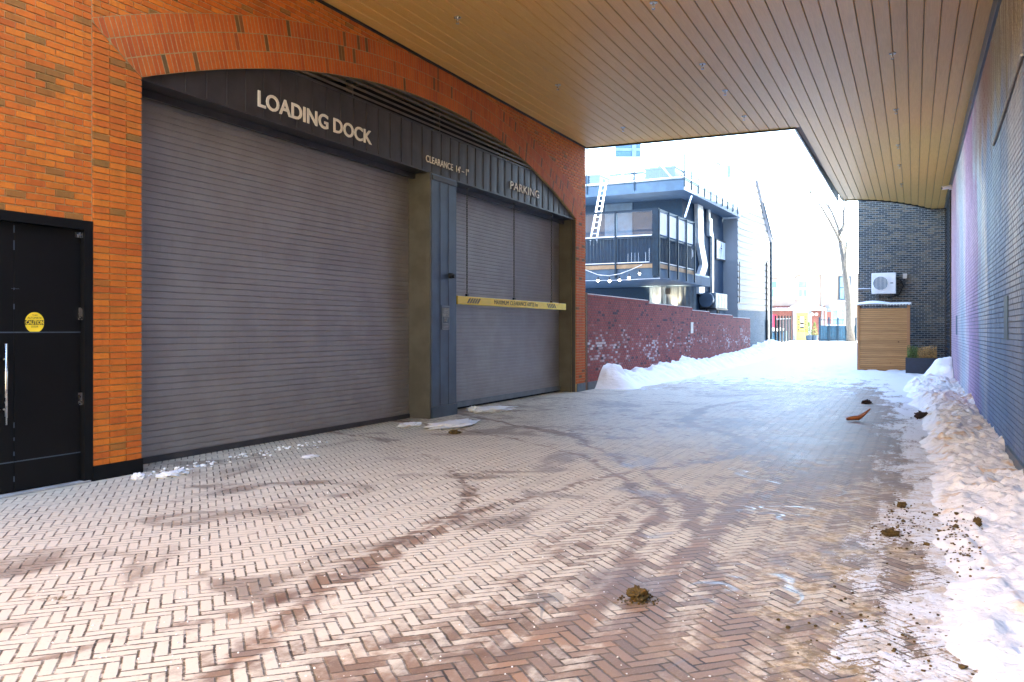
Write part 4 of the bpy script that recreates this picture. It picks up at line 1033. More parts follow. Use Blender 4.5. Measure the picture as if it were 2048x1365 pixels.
# mesh guard and tilted braces on the deck
gm = MB(RD); 
for k in range(14): gm.box(.28, .29, -3.6 + k * .2, -3.59 + k * .2, DT + .1, DT + .75)
gm.box(.28, .29, -3.6, -1.0, DT + .74, DT + .76); gm.build('mesh_guard', M_navy_steel, RS)
bc = MB(RD)
for d_ in (-5.0, -2.9, -.9): bc.tube([(.1, d_ + .35, DT + .1), (.1, d_ - .25, DT + .8)], .035, 5)
bc.tube([(.5, -.9, DT + .9), (.5, .0, DT + 1.8)], .03, 5)
bc.build('brace', M_ladder, RS)
# roof kit
def boxthing(name, lb, cat, fr, bb, m, cap=None, extra=None):
    c = fr((bb[0]+bb[1])/2, (bb[2]+bb[3])/2, bb[4]); t = thing(name, lb, cat, c)
    MB(fr).box(*bb).build('casing', m, t, bevel=.03)
    if cap: MB(fr).box(bb[0]-.05, bb[1]+.05, bb[2]-.05, bb[3]+.05, bb[5]+.002, bb[5]+.08).build('lid', cap, t, bevel=.02)
    g_ = MB(fr)
    for k in range(6):
        z_ = bb[4] + (bb[5]-bb[4]) * (.2 + .1 * k); g_.box(bb[0]-.012, bb[0]-.001, bb[2]+.1, bb[3]-.1, z_, z_ + .02)
    g_.build('vent_slot', M_navy_steel, t)
    return t
ZD0 = DT + .12
boxthing('rooftop_unit', 'low dark covered tub on the roof deck nearest the ladder', 'rooftop unit', RD, (1.0, 2.4, -5.6, -4.3, ZD0, ZD0 + .55), M_navy_board, M_fascia)
boxthing('rooftop_unit', 'white fronted cabinet on the roof deck behind the mesh guard', 'rooftop unit', RD, (1.6, 2.6, -4.0, -2.4, ZD0, ZD0 + .6), M_white, M_navy_board)
boxthing('rooftop_unit', 'dark flat topped unit on the roof deck near its corner', 'rooftop unit', RD, (1.0, 2.6, -2.1, -.7, ZD0, ZD0 + .62), M_navy_board, M_fascia)
t = thing('roof_chimney', 'pale square vent stack with cowl rising beyond the roof deck', 'vent stack', RD(9, -1.1, ZD0))
MB(RD).box(8.6, 9.4, -1.6, -.8, ZD0, 10.3).build('stack', M_galv, t); MB(RD).box(8.5, 9.5, -1.7, -.7, 10.302, 10.38).build('flange', M_concrete, t)
MB(RD).tube([(9, -1.2, 10.38), (9, -1.2, 10.7), (9.1, -.95, 10.95)], [.08, .08, .16], 8).build('cowl', M_galv, t)
boxthing('rooftop_unit', 'grey boxed unit behind the side glass railing of the roof deck', 'rooftop unit', RD, (6.5, 7.6, -2.2, -1.2, ZD0, ZD0 + 1.3), M_fascia, M_concrete)
# patio deck
PD = Fr(-8.1, 29.3, 2.75); PL = 4.5; PT = 3.72; PW = -7.0
pt_ = MB(PD).box(0, 7.0, PW, 0, PT - .38, PT - .02).build('patio_slab', M_fascia, RS)
MB(PD).box(-.03, -.001, PW, .03, PT - .02, PT + .12).box(-.03, PL, .001, .03, PT - .02, PT + .12).build('patio_fascia_board', M_pine, RS)
MB(PD).box(0, 6.9, PW, -.01, PT - .018, PT + .05).build('patio_floor', M_snow, RS)
H1, H2 = PT + 1.08, PT + 2.03
# boarded lower guard, seen as vertical strips
bd = MB(PD); d_ = PW
while d_ < -.1: bd.box(.05, .07, d_ + .006, d_ + .125, PT + .18, H1 - .03); d_ += .131
s_ = .1
while s_ < PL - .1: bd.box(s_ + .006, s_ + .125, -.07, -.05, PT + .18, H1 - .03); s_ += .131
bd.build('guard_boarding', M_navy_board, RS, fix=False)
pk = MB(PD); d_ = PW
while d_ < 0: pk.box(-.01, .004, d_, d_ + .014, PT + .1, H1 - .02); d_ += .165
s_ = .0
while s_ < PL: pk.box(s_, s_ + .014, -.004, .01, PT + .1, H1 - .02); s_ += .165
pk.build('baluster', M_navy_steel, RS, fix=False)
fr_ = MB(PD)
for zz, tt in ((PT + .12, .05), (H1 - .02, .05), (H2 - .06, .08)):
    fr_.box(-.03, .03, PW, .0, zz, zz + tt).box(-.03, PL, -.03, .031, zz + .001, zz + tt + .001)
fr_.build('patio_rail', M_navy_steel, RS)
sr_ = MB(PD).box(-.032, .035, PW, -.2, H1 + .031, H1 + .07).box(-.02, .04, PW, -.3, PT + .171, PT + .20).box(.1, PL, -.035, .03, PT + .171, PT + .195); sr_.build('rail_snow', M_snow, RS)
for k in range(5):
    d_ = -1.42 * k - .12
    MB(PD).box(-.055, -.005, d_ - .03, d_ + .03, PT - .36, H2).build('patio_post', M_navy_steel, RS)
    if k < 4: MB(PD).poly([(0, d_ - 1.36, H1 + .09), (0, d_ - .06, H1 + .09), (0, d_ - .06, H2 - .08), (0, d_ - 1.36, H2 - .08)]).build('glass_pane', M_glass, RS)
for k in range(5):
    s_ = .02 + k * (PL - .06) / 4
    MB(PD).box(s_ - .03, s_ + .03, .031, .08, PT - .33, H2).build('patio_post', M_navy_steel, RS)
    if k < 4:
        MB(PD).poly([(s_ + .06, .0, H1 + .09), (s_ + (PL - .06)/4 - .06, .0, H1 + .09), (s_ + (PL-.06)/4 - .06, .0, H2 - .08), (s_ + .06, .0, H2 - .08)]).build('white_pane', M_white, RS)  # side panes are opaque white
MB(PD).box(-.08, .06, -.16, .06, PT - .3, H2 + .02).build('corner_post', M_navy_steel, RS)
# lower level
LL = MB(PD); LL.box(6.0, 9.9, PW, -2.3, 0, PT - .4).build('lower_wall', M_navy, RS)
cw = MB(PD); NC = 44; ra = 1.05; c0 = (6.7, -1.55)
pts_ = []
for i in range(NC + 1):
    a_ = R(-90 + 180 * i / NC); rr2 = ra + .018 * math.cos(i * 2.2); pts_.append((c0[0] - rr2 * math.cos(a_), c0[1] + rr2 * math.sin(a_)))
for (a_, b_) in zip(pts_, pts_[1:]): cw.poly([(a_[0], a_[1], 0), (b_[0], b_[1], 0), (b_[0], b_[1], PT - .4), (a_[0], a_[1], PT - .4)])
cw.build('corrugated_drum', M_corr, RS, smooth=True, fix=False)
MB(PD).box(5.6, 5.75, -1.5, -1.3, 3.0, 3.25).build('wall_light', M_ink, RS)
# lit uplights at the drum foot and patio lamp
for i, (s_, d_) in enumerate(((5.45, -2.0), (5.5, -1.05))):
    c = PD(s_, d_, 2.1); t = thing('uplight', ('left' if i == 0 else 'right') + ' lit uplight washing the corrugated drum wall under the patio', 'uplight', c, 'uplights under the patio')
    MB(PD).disc((s_, d_, 2.05), (0, 0, 1), .07, .1, 12).build('body', M_ink, t); MB(PD).disc((s_, d_, 2.106), (0, 0, 1), .055, .01, 12).build('lens', M_lamp, t)
    l = bpy.data.lights.new('uplight_lamp', 'SPOT'); l.energy = 55; l.color = (1, .78, .5); l.spot_size = R(60); l.spot_blend = .8; l.shadow_soft_size = .04
    lo = bpy.data.objects.new('uplight_lamp', l); COL.objects.link(lo); lo.parent = t; lo.location = (0, 0, .1); lo.rotation_euler = (R(180 - 12), 0, 0)
c = PD(6.7, -3.4, PT + .7); t = thing('patio_lamp', 'small lit lamp throwing warm light up the wall behind patio glass', 'lamp', c)
MB(PD).tube([(6.7, -3.4, PT + .05), (6.7, -3.4, PT + .85)], [.16, .06], 8).build('stand', M_fan, t)
MB(PD).disc((6.7, -3.4, PT + .88), (0, 0, 1), .06, .03, 12).build('lens', M_lamp, t)
l = bpy.data.lights.new('patio_lamp_light', 'SPOT'); l.energy = 60; l.color = (1, .7, .5); l.spot_size = R(75); l.spot_blend = .9
lo = bpy.data.objects.new('patio_lamp_light', l); COL.objects.link(lo); lo.parent = t; lo.location = (0, 0, .22); lo.rotation_euler = (R(180 - 15), 0, 0)
# snow covered furniture on patio
for (s_, d_, r_, lb) in ((5.2, -1.5, .75, 'large snow covered heap seen through the patio glass beside the corner'), (5.6, -2.75, .42, 'smaller snow mound behind the patio glass next to the lamp'), (4.6, -.55, .45, 'snow mound in the corner behind the patio glass')):
    o = MB(PD).blob((s_, d_, PT + 1.0 - .2), r_, 3, .3, 1.3, int(r_ * 100), (1.1, 1, .62)); o.box(s_ - .3, s_ + .3, d_ - .3, d_ + .3, PT + .05, PT + .8)
    tag(o.build('snowy_table', M_snow, loc=PD(s_, d_, PT), smooth=True), lb, 'patio furniture')
# ladder leaning to the roof deck
ld = thing('ladder', 'white aluminium ladder leaning from the patio up to the roof deck', 'ladder', PD(3.5, -5, PT))
b0_ = at(1188, 500, 34.5); 
def lad(t, sgn): 
    lo_ = at(1187.5 + sgn * 6.2, 478, 34.0); hi_ = at(1208 + sgn * 4.6, 362, 36.6); return lo_.lerp(hi_, t)
for sgn in (-1, 1): MB().tube([tuple(lad(-.18, sgn)), tuple(lad(1, sgn))], .035, 6).build('rail', M_ladder, ld)
for k in range(12): MB().tube([tuple(lad(-.1 + k * .092, -1)), tuple(lad(-.1 + k * .092, 1))], .02, 6).build('rung', M_ladder, ld)
# ducts on the side wall
def duct(name_, pts, w_, par, dep=.18):
    m = MB(RD)
    for (p_, q_) in zip(pts, pts[1:]):
        m.prism([(p_[0]-w_/2, p_[1], p_[2]), (p_[0]+w_/2, p_[1], p_[2]), (p_[0]+w_/2, p_[1]+dep, p_[2]), (p_[0]-w_/2, p_[1]+dep, p_[2])], (q_[0]-p_[0], q_[1]-p_[1], q_[2]-p_[2]))
    return m.build(name_, M_galv, par)
def rdp(u_, v_, d_):        # photo pixel on the plane d = const of the restaurant frame
    k = (u_ - 1024) / F; dirv = Vector((k * CT - ST, k * ST + CT, (660 - v_) / F)); o_ = RD.o + RD.n * d_
    t = (o_ - Vector((0, 0, 0))).dot(RD.n) / dirv.dot(RD.n); p = dirv * t
    return ((p - RD.o).dot(RD.a), d_, p.z + CH)
P_ = [rdp(1395, v_, -.75) for v_ in (588, 540, 495, 408)]
sa = [rdp(u_, v_, -.75)[0] for u_, v_ in ((1397, 588), (1404, 520), (1396, 480), (1394, 408))]
zz_ = [rdp(1395, v_, -.75)[2] for v_ in (588, 545, 500, 408)]
WD = duct('wide_duct', [(sa[0], -.76, zz_[0]), (sa[0], -.76, zz_[1] - .2), (sa[1], -.76, zz_[1] + .4), (sa[2], -.76, zz_[2] + .3), (sa[3], -.76, DB - .01)], .95, RS)
q1 = [rdp(u_, v_, -.75) for u_, v_ in ((1422, 590), (1422, 475), (1418, 452), (1415, 440), (1415, 420))]
duct('narrow_duct', [(q[0], -.76, q[2]) for q in q1], .32, RS, .12)
q = rdp(1419, 460, -.76); MB(RD).box(q[0] - .45, q[0] + .05, -.79, -.62, q[2] - .35, q[2] + .55).build('duct_box', M_galv, RS)
q = rdp(1413, 600, -.75); au = thing('air_handler', 'silver grey air handler box on a stand below the ducts', 'air handler', RD(q[0], -.4, 0))
MB(RD).box(q[0] - 1.1, q[0] + 1.2, -.78, .0, q[2] - .45, q[2] + .30).build('casing', M_corr, au, bevel=.03)
MB(RD).tube([(q[0] - 1.4, -.4, q[2] - .05), (q[0] - 1.05, -.4, q[2] - .05)], .36, 16).build('blower', M_metal_blue, au)
MB(RD).box(q[0] - 1.15, q[0] + 1.25, -.78, .03, q[2] - .52, q[2] - .452).build('stand', M_ink, au)
for s_ in (-1, 1): MB(RD).box(q[0] + s_ - .04, q[0] + s_ + .04, -.5, -.42, 0, q[2] - .52).build('leg', M_ink, au)
for s_ in (-.5, .1, .6): MB(RD).box(q[0] + s_, q[0] + s_ + .05, .001, .015, q[2] - .4, q[2] + .25).build('panel_rib', M_white, au)
# sign board
a_, b_ = rdp(1431, 478, -.79), rdp(1449, 524, -.79)
sgn_ = thing('wall_sign', 'framed white sign with boat emblem and diagonal stripes on dark side wall', 'sign', RD((a_[0]+b_[0])/2, -.78, b_[2]))
MB(RD).box(a_[0], b_[0], -.79, -.74, b_[2], a_[2]).build('frame', M_ink, sgn_)
MB(RD).box(a_[0] + .08, b_[0] - .08, -.739, -.73, b_[2] + .08, a_[2] - .08).build('panel', M_white, sgn_)
em = MB(RD); mid = (a_[0]+b_[0])/2; hz_ = a_[2] - (a_[2]-b_[2]) * .36
em.prism([(mid - .2, -.729, hz_), (mid + .2, -.729, hz_), (mid + .12, -.729, hz_ - .08), (mid - .12, -.729, hz_ - .08)], (0, .003, 0)); em.prism([(mid - .1, -.729, hz_ + .03), (mid + .1, -.729, hz_ + .03), (mid, -.729, hz_ + .3)], (0, .003, 0))
for k in range(4):
    z0_ = b_[2] + .12; s0_ = a_[0] + .12 + k * .22; em.prism([(s0_, -.729, z0_), (s0_ + .06, -.729, z0_), (s0_ + .34, -.729, z0_ + .5), (s0_ + .28, -.729, z0_ + .5)], (0, .003, 0))
em.build('emblem', M_ink, sgn_)
# doorway opening with grey poster
a_, b_ = rdp(1434, 609, -.79), rdp(1466, 640, -.79)
MB(RD).box(a_[0], b_[0], -.795, -.78, .0, a_[2]).build('doorway', M_ink, RS)
c1, c2 = rdp(1440, 618, -.77), rdp(1458, 630, -.77); MB(RD).box(c1[0], c2[0], -.779, -.77, c2[2], c1[2]).build('door_poster', M_corr, RS)
# wall lantern on the side wall
q = rdp(1460, 570, -.78); MB(RD).tube([(q[0], -.75, q[2] - .1), (q[0], -.70, q[2] + .12)], [.1, .03], 8).build('wall_lantern', M_white, RS)
# stairs to the right of the drum
sp_ = MB(RD)
for k in range(8): sp_.box(1.2 + .0, 2.3, -1.5 + k * .22, -1.28 + k * .22, 1.5 - k * .18 + .4, 1.62 - k * .18 + .4)
sp_.build('stair', M_navy_steel, RS)
yl = MB(RD).tube([(1.0, -.9, 2.24), (1.0, -.2, 2.24)], .09, 10).tube([(1.0, -.2, 2.24), (1.0, .0, 2.05)], .09, 10); yl.build('pipe_boot', M_yellow, RS)
# leaning white pole from roof edge to patio
t = MB().tube([tuple(at(1370, 434, 33.6)), tuple(at(1383, 393, 36.2))], .035, 6).build('pole', M_ladder, loc=at(1370, 434, 33.6)); tag(t, 'thin white pole leaning between patio rail and roof deck edge', 'pole')
# string lights
sl_ = thing('string_lights', 'string of small bulbs drooping under the patio edge', 'string lights', at(1240, 560, 29.6))
knots = [(1170, 546), (1196, 556), (1218, 558), (1240, 554), (1262, 546), (1284, 536)]
cd = MB(); cd.tube([tuple(at(u_, v_ - 6, 28.9)) for u_, v_ in knots], .012, 5); cd.tube([tuple(at(u_, v_, 28.9)) for u_, v_ in ((1170, 562), (1240, 561), (1320, 557))], .01, 5); cd.build('cord', M_ladder, sl_)
for u_, v_ in ((1196, 562), (1219, 563), (1239, 561), (1258, 556), (1279, 548)):
    p = at(u_, v_, 28.9); bb_ = MB().blob(tuple(p), .04, 2, 0, 1).build('bulb', M_bulb, sl_, smooth=True)
    MB().tube([tuple(p + Vector((0, 0, .05))), tuple(p + Vector((0, 0, .13)))], .022, 6).build('socket', M_ink, bb_)
# distant tower
tw = thing('tower', 'distant blue glass tower seen just under the ceiling edge', 'tower', at(1255, 600, 160))
ta, tb = cf(1231, 160), cf(1281, 160)
MB(CF).box(160, 185, ta, tb, 0, CH + 500 * 160 / F).build('body', M_tower, tw)
fl = MB(CF); z = 10
while z < 50: fl.box(159.8, 159.99, ta, tb, z, z + .5); z += 1.55
fl.box(159.7, 159.79, cf(1264, 160), cf(1272, 160), 0, 48).build('band', M_fascia, tw)
bw = MB(CF).box(120, 134, cf(1150, 120), cf(1345, 120), 0, CH + 345 * 120 / F)
o = thing('white_block', 'wide pale apartment block washed out behind the roof deck', 'building', at(1250, 640, 120)); bw.build('body', M_white, o)
wnd = MB(CF)
for k in range(5): wnd.box(119.9, 119.99, cf(1316, 120) + k * 2.4, cf(1316, 120) + k * 2.4 + .5, 12, 24.5)
wnd.build('window', M_fascia, o)

# ================================================================== SIDING HOUSE
p0_ = at(1476, 600, 46.2); SF = Fr(p0_.x, p0_.y, 6.15); SL = 6.66; gS = gz(0, 46)
SH = thing('siding_house', 'white clapboard gable house on blue painted brick base beyond the low wall', 'house', SF(3, -3, 0))
EL, ER, PK = 7.7, 6.97, 10.25; pkx = 3.35; BRK = 2.62
MB(SF).prism([(0.02, -.05, 0), (SL, -.05, 0), (SL, -.05, ER), (pkx, -.05, PK), (.02, -.05, EL)], (0, -9, 0)).build('wall', M_siding, SH)
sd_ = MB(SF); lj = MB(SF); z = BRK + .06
while z < PK - .1:
    zc = z + .1
    a_ = 0.02 if zc < EL else .02 + (pkx - .02) * (zc - EL) / (PK - EL); b_ = SL if zc < ER else SL - (SL - pkx) * (zc - ER) / (PK - ER)
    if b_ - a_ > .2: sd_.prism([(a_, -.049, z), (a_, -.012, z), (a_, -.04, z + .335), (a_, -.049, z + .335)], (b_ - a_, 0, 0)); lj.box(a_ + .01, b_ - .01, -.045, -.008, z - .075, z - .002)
    z += .34
sd_.build('clapboard', M_siding, SH); lj.build('lap_shade', M_ink, SH)  # black strips stand in for the shade under each lap
b = MB(SF); bricks(b, .02, SL, 0, BRK, -.01); b.build('painted_brick_base', M_bluebrick, SH, fix=False)
MB(SF).box(.02, SL, -.049, -.022, 0, BRK).build('brick_backing', M_mortar_pale, SH)
MB(SF).prism([(-.15, .12, EL - .1), (pkx, .12, PK + .12), (pkx, .12, PK - .0), (-.05, .12, EL - .2)], (0, -9.3, 0)).build('roof', M_roofsh, SH)
MB(SF).prism([(SL + .15, .12, ER - .1), (pkx, .12, PK + .12), (pkx, .12, PK - .0), (SL + .05, .12, ER - .2)], (0, -9.3, 0)).build('roof', M_roofsh, SH)
MB(SF).box(SL + .0, SL + .06, -.06, .02, 0, ER).build('corner_trim', M_navy_steel, SH)
MB(SF).tube([(SL + .12, .15, ER - .1), (pkx + 1.2, .15, ER + 1.95)], .04, 6).tube([(SL + .04, .06, .4), (SL + .04, .06, ER - .1)], .05, 6).build('downspout', M_navy_steel, SH)
MB(SF).tube([(5.75, .04, .4), (5.75, .04, 5.5), (5.95, .04, 5.6)], .05, 6).box(5.6, 5.9, -.0, .12, .9, 2.1).build('conduit', M_ink, SH)
MB(SF).tube([(.18, .03, 3.0), (.2, .03, 5.2)], .025, 5).build('cable', M_ink, SH)

# ================================================================== FAR HOUSES
ZH = 61.0; gH = .72
def hx(u_, z_=ZH): return cf(u_, z_)
def hz2(v_, z_=ZH): return CH + (660 - v_) * z_ / F
H1_ = thing('row_house', 'pinkish brick row house with yellow glazed front door and snowy porch', 'house', CF(ZH + 3, hx(1595), gH))
MB(CF).box(ZH, ZH + 8, hx(1500), hx(1649), 0, hz2(550)).build('wall', M_housecream, H1_)
b = MB(CF); 
class HF:
    def __call__(s, a, d, z): return CF(ZH - d, a, z)
b = MB(HF()); bricks(b, hx(1530), hx(1649), .6, hz2(612), .02, L=.22, H=.08); b.build('brick_storey', M_pinkbrick, H1_, fix=False)
MB(CF).prism([(ZH - .4, hx(1498), hz2(550)), (ZH + 4, hx(1498), hz2(500)), (ZH + 8, hx(1498), hz2(550))], (0, hx(1650) - hx(1498), 0)).build('roof', M_snow, H1_)
MB(CF).box(ZH - .5, ZH - .38, hx(1500), hx(1646), hz2(550), hz2(547.8)).build('gutter', M_greyframe, H1_)
def window(par, u0, u1, v0, v1, z_=ZH, arch=False, frame=M_white, pane=M_pane):
    a_, b_, t_, o_ = hx(u0, z_), hx(u1, z_), hz2(v0, z_), hz2(v1, z_)
    f_ = MB(CF).box(z_ - .08, z_ - .002, a_, b_, t_ - .1, t_).box(z_ - .08, z_ - .002, a_, b_, o_, o_ + .1).box(z_ - .08, z_ - .002, a_, a_ + .09, o_ + .1, t_ - .1).box(z_ - .08, z_ - .002, b_ - .09, b_, o_ + .1, t_ - .1).box(z_ - .078, z_ - .002, (a_+b_)/2 - .04, (a_+b_)/2 + .04, o_ + .1, (t_+o_)/2).box(z_ - .08, z_ - .002, a_ + .09, b_ - .09, (t_+o_)/2, (t_+o_)/2 + .07)
    w_ = f_.build('window', frame, par)
    MB(CF).box(z_ - .04, z_ - .003, a_ + .09, b_ - .09, o_ + .1, t_ - .1).build('pane', pane, w_)
    MB(CF).box(z_ - .16, z_ - .002, a_ - .08, b_ + .08, o_ - .1, o_ - .002).build('sill', M_white, w_)
    if arch:
        mid_ = (a_+b_)/2; hw = (b_-a_)/2 + .1
        MB(CF).tube([(z_ - .06, mid_ - hw * math.cos(t), t_ + .22 * math.sin(t)) for t in [math.pi * i / 10 for i in range(11)]], .07, 5).build('arch_hood', M_galv, w_)
window(H1_, 1594, 1616, 560, 597, arch=True); window(H1_, 1541, 1556, 560, 597, arch=True)
dr_ = MB(CF).box(ZH - .10, ZH - .03, hx(1591), hx(1615), hz2(683), hz2(626)).build('door', M_paleyellow, H1_)
gp_ = MB(CF)
gp_.box(ZH - .112, ZH - .101, hx(1599), hx(1607), hz2(658), hz2(632))
for k in range(6):
    for uu in (1594.5, 1609): gp_.box(ZH - .112, ZH - .101, hx(uu), hx(uu + 3), hz2(636 + k * 5), hz2(633 + k * 5))
for k in range(4): gp_.box(ZH - .112, ZH - .101, hx(1594.5 + k * 4.8), hx(1597.5 + k * 4.8), hz2(664), hz2(661.5))
gp_.build('door_glazing', M_ink, dr_)
MB(CF).box(ZH - .118, ZH - .113, hx(1600), hx(1606), hz2(645), hz2(634)).box(ZH - .118, ZH - .113, hx(1600), hx(1606), hz2(654), hz2(650)).build('door_notice', M_white, dr_)
MB(CF).box(ZH - .13, ZH - .025, hx(1585), hx(1591), hz2(684), hz2(622)).box(ZH - .13, ZH - .025, hx(1615), hx(1622), hz2(684), hz2(622)).box(ZH - .13, ZH - .025, hx(1591), hx(1615), hz2(626), hz2(622)).build('door_frame', M_greyframe, H1_)
MB(CF).box(ZH - 1.2, ZH - .03, hx(1541), hx(1640), hz2(622), hz2(617)).build('porch_roof', M_galv, H1_)
MB(CF).prism([(ZH - 1.25, hx(1574), hz2(616.8)), (ZH - 1.25, hx(1632), hz2(616.8)), (ZH - 1.25, hx(1616), hz2(609)), (ZH - 1.25, hx(1590), hz2(609))], (1.2, 0, 0)).build('porch_snow', M_snow, H1_)
MB(CF).box(ZH - .6, ZH - .02, hx(1580), hx(1626), gH - .4, hz2(684)).build('step', M_concrete, H1_)
MB(CF).box(ZH - .07, ZH - .03, hx(1543), hx(1553), hz2(665), hz2(630)).build('red_panel', M_redpaint, H1_)
MB(CF).box(ZH - .15, ZH - .01, hx(1642), hx(1645), gH, hz2(550)).build('downpipe', M_greyframe, H1_)
for i, (uu, r_) in enumerate(((1621, .09), (1630, .08))):
    c = CF(ZH - .25, hx(uu), hz2(629)); t = thing('porch_lantern', ('left' if i == 0 else 'right') + ' round white lantern hanging right of the yellow door', 'lantern', c, 'lanterns by the yellow door')
    MB().blob(tuple(c), r_ * 1.4, 2, 0).build('globe', M_white, t, smooth=True); MB().tube([tuple(c + Vector((0, 0, .1))), tuple(c + Vector((0, 0, .3)))], .015, 5).build('hanger', M_ink, t)
H2_ = thing('row_house', 'pale stone row house with dark framed window behind the bare tree', 'house', CF(ZH + 3, hx(1700), gH))
MB(CF).box(ZH + .02, ZH + 8, hx(1649) + .01, hx(1760), 0, hz2(548)).build('wall', M_housecream, H2_)
MB(CF).prism([(ZH - .3, hx(1650), hz2(548)), (ZH + 4, hx(1650), hz2(512)), (ZH + 8, hx(1650), hz2(548))], (0, hx(1762) - hx(1650), 0)).build('roof', M_snow, H2_)
window(H2_, 1677, 1701, 553, 601, frame=M_navy_steel)
MB(CF).box(ZH - .9, ZH + .01, hx(1651), hx(1694), hz2(621), hz2(612)).build('awning', M_greyframe, H2_)
MB(CF).box(ZH - .03, ZH + .01, hx(1651), hx(1700), hz2(680), hz2(622)).build('shopfront', M_pane, H2_)
mu = MB(CF)
for uu in (1651, 1663, 1675, 1688, 1699): mu.box(ZH - .07, ZH - .031, hx(uu), hx(uu + 1.5), hz2(680), hz2(622))
mu.box(ZH - .068, ZH - .032, hx(1651), hx(1700), hz2(652), hz2(650)).build('mullion', M_white, H2_)
MB(CF).box(ZH - .06, ZH - .031, hx(1653), hx(1662), hz2(648), hz2(624)).build('pink_panel', M_pinkbrick, H2_)
# fences
def fence(lb, us, z0, z1, vt, vb, nb, name='metal_fence', board=None):
    c = at((us[0] + us[-1]) / 2, vb[0] if isinstance(vb, list) else vb, (z0 + z1) / 2); t = thing(name, lb, 'fence', c)
    n_ = len(us); zs = [z0 + (z1 - z0) * i / (n_ - 1) for i in range(n_)]
    P = [at(u_, vb[i] if isinstance(vb, list) else vb, z_) for i, (u_, z_) in enumerate(zip(us, zs))]
    Tt = [CH + (660 - (vt[i] if isinstance(vt, list) else vt)) * z_ / F for i, z_ in enumerate(zs)]
    for p_, tt in zip(P, Tt): MB().box(p_.x - .05, p_.x + .05, p_.y - .05, p_.y + .05, p_.z - .1, tt).build('post', M_ink if board is None else M_navy_steel, t)
    for (p_, q_, ta_, tb_) in zip(P, P[1:], Tt, Tt[1:]):
        m = MB()
        for f_ in (.12, .9): m.tube([(p_.x, p_.y, p_.z + (ta_ - p_.z) * f_), (q_.x, q_.y, q_.z + (tb_ - q_.z) * f_)], .025, 5)
        for k in range(1, nb):
            s_ = p_.lerp(q_, k / nb); zt = p_.z + (ta_ - p_.z) * .9; m.tube([(s_.x, s_.y, s_.z + .1), (s_.x, s_.y, zt)], .014, 4)
        m.build('rail_panel', M_navy_steel, t)
        if board: MB().prism([(p_.x, p_.y + .05, p_.z + .05), (q_.x, q_.y + .05, q_.z + .05), (q_.x, q_.y + .05, q_.z + board), (p_.x, p_.y + .05, p_.z + board)], (0, .04, 0)).build('board', M_fan, t)
    return t
fence('dark steel post fence at the corner of the blue painted brick house', [1551, 1558, 1564, 1570, 1576, 1581], 50, 58, 632, [700, 697, 695, 693, 690, 688], 3)
fence('pale blue wire fence with boarded base in front of the stone house', [1639, 1658, 1676, 1694, 1712], 56.5, 56.5, 635, 685, 6, board=1.1)
for i, (u_, v_, z_, lb) in enumerate(((1547, 690, 54, 'blue bin with snow on top behind the steel post fence'), (1562, 688, 57, 'blue crate planter with snow beside the pink house wall'))):
    p = at(u_, v_, z_); t = thing('bin', lb, 'bin', p)
    MB().box(p.x - .35, p.x + .35, p.y - .3, p.y + .3, p.z - .1, p.z + .75).build('body', M_fan, t, bevel=.04); MB().box(p.x - .37, p.x + .37, p.y - .32, p.y + .32, p.z + .751, p.z + .85).build('lid', M_navy_board, t, bevel=.02)
    MB().blob((p.x, p.y, p.z + .92), .33, 2, .3, 1.5, i, (1, 1, .4)).build('snow_top', M_snow, t, smooth=True)
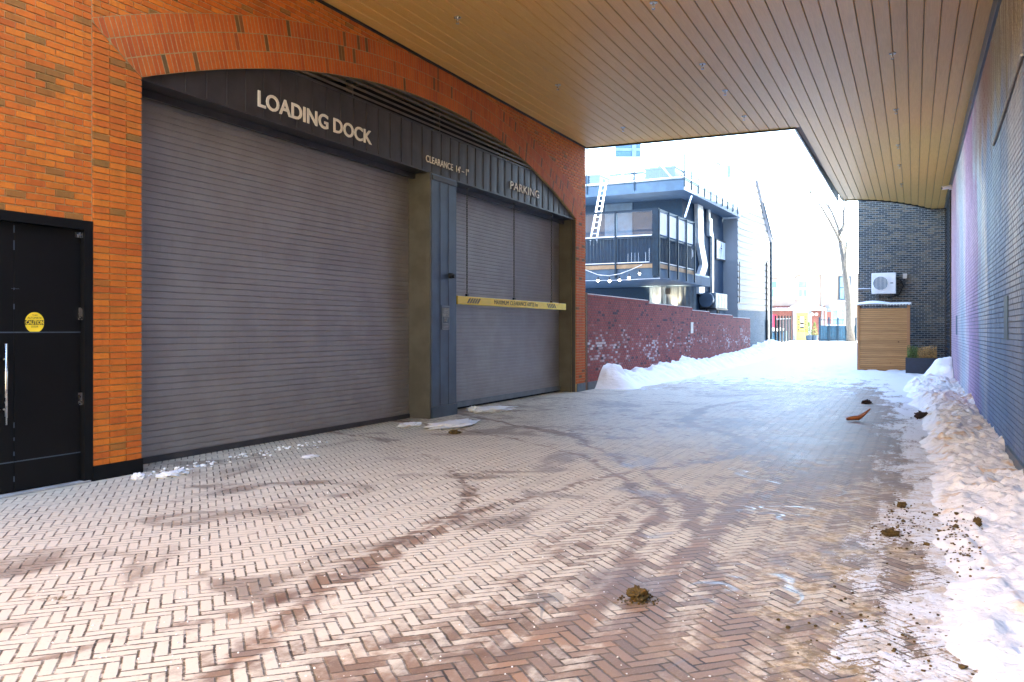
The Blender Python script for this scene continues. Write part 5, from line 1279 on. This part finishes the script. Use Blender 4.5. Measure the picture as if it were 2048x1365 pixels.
# potted conifers by the door
for i, (u_, lb) in enumerate(((1618, 'yellowish small conifer directly right of the yellow door'), (1629, 'small conifer in dark pot right of the yellow door'))):
    p = at(u_, 683, ZH - 1.5); t = thing('potted_conifer', lb, 'plant', p, 'potted conifers by the yellow door'); rr = random.Random(i)
    MB().tube([tuple(p + Vector((0, 0, 0))), tuple(p + Vector((0, 0, .42)))], [.18, .26], 12).build('pot', M_navy_board, t)
    MB().tube([tuple(p + Vector((0, 0, .4))), tuple(p + Vector((0, 0, .9)))], .02, 5).build('stem', M_soil, t)
    lf = MB()
    for k in range(400):
        h_ = rr.random(); rd = .30 * (1 - h_ * .85) * math.sqrt(rr.random()); a_ = rr.uniform(0, 6.28)
        c0 = p + Vector((rd * math.cos(a_), rd * math.sin(a_), .42 + h_ * .9)); v = Vector((rr.uniform(-1, 1), rr.uniform(-1, 1), rr.uniform(-.3, 1))).normalized() * .06; w_ = Vector((rr.uniform(-1, 1), rr.uniform(-1, 1), 0)).normalized() * .02
        lf.poly([tuple(c0 - v), tuple(c0 + w_), tuple(c0 + v), tuple(c0 - w_)])
    lf.build('foliage', M_leafg, t, fix=False)
# bare street tree
TZ = 55.0; tb_ = at(1702, 692, TZ); tr = thing('bare_tree', 'tall bare pale trunked tree between the row houses and the dark brick wall', 'tree', tb_)
trk = [(1702, 692), (1700, 650), (1697, 600), (1692, 560), (1687, 520), (1681, 485)]
MB().tube([tuple(at(u_, v_, TZ)) for u_, v_ in trk], [.32, .25, .22, .20, .18, .16], 12).build('trunk', M_bark, tr, smooth=True)
br = MB(); rr = random.Random(4)
def limb(pts, r0, r1):
    P = [at(u_, v_, z_) for u_, v_, z_ in pts]; n_ = len(P)
    br.tube([tuple(p) for p in P], [r0 + (r1 - r0) * i / (n_ - 1) for i in range(n_)], 7)
    return P
def twig(p, d, l, r_, depth):
    pts_ = [p]; q = p.copy(); dd = d.copy()
    for k in range(4):
        dd = (dd + Vector((rr.uniform(-.25, .25), rr.uniform(-.25, .25), rr.uniform(-.05, .2)))).normalized(); q = q + dd * l / 4; pts_.append(q.copy())
    br.tube([tuple(x_) for x_ in pts_], [r_ * (1 - .17 * k) for k in range(5)], 4)
    if depth:
        for k in range(3):
            twig(pts_[1 + k], (dd + Vector((rr.uniform(-1, 1), rr.uniform(-1, 1), rr.uniform(0, .7))) * .7).normalized(), l * .62, r_ * .5, depth - 1)
for L_ in ([(1681, 485, 55), (1670, 462, 55), (1658, 440, 54.6), (1645, 418, 54.2), (1636, 405, 54)], [(1681, 485, 55), (1676, 455, 55.2), (1664, 425, 55.5), (1648, 402, 56)], [(1678, 470, 55), (1688, 450, 55.3), (1687, 430, 55.4), (1692, 400, 55.6)], [(1690, 540, 55), (1691, 510, 54.6), (1694, 480, 54.4)]):
    P = limb(L_, .12, .05)
    for k in (-1, -2): twig(P[k], (P[k] - P[k-1]).normalized(), 2.2, .05, 2)
br.build('branch', M_bark, tr, smooth=True, fix=False)
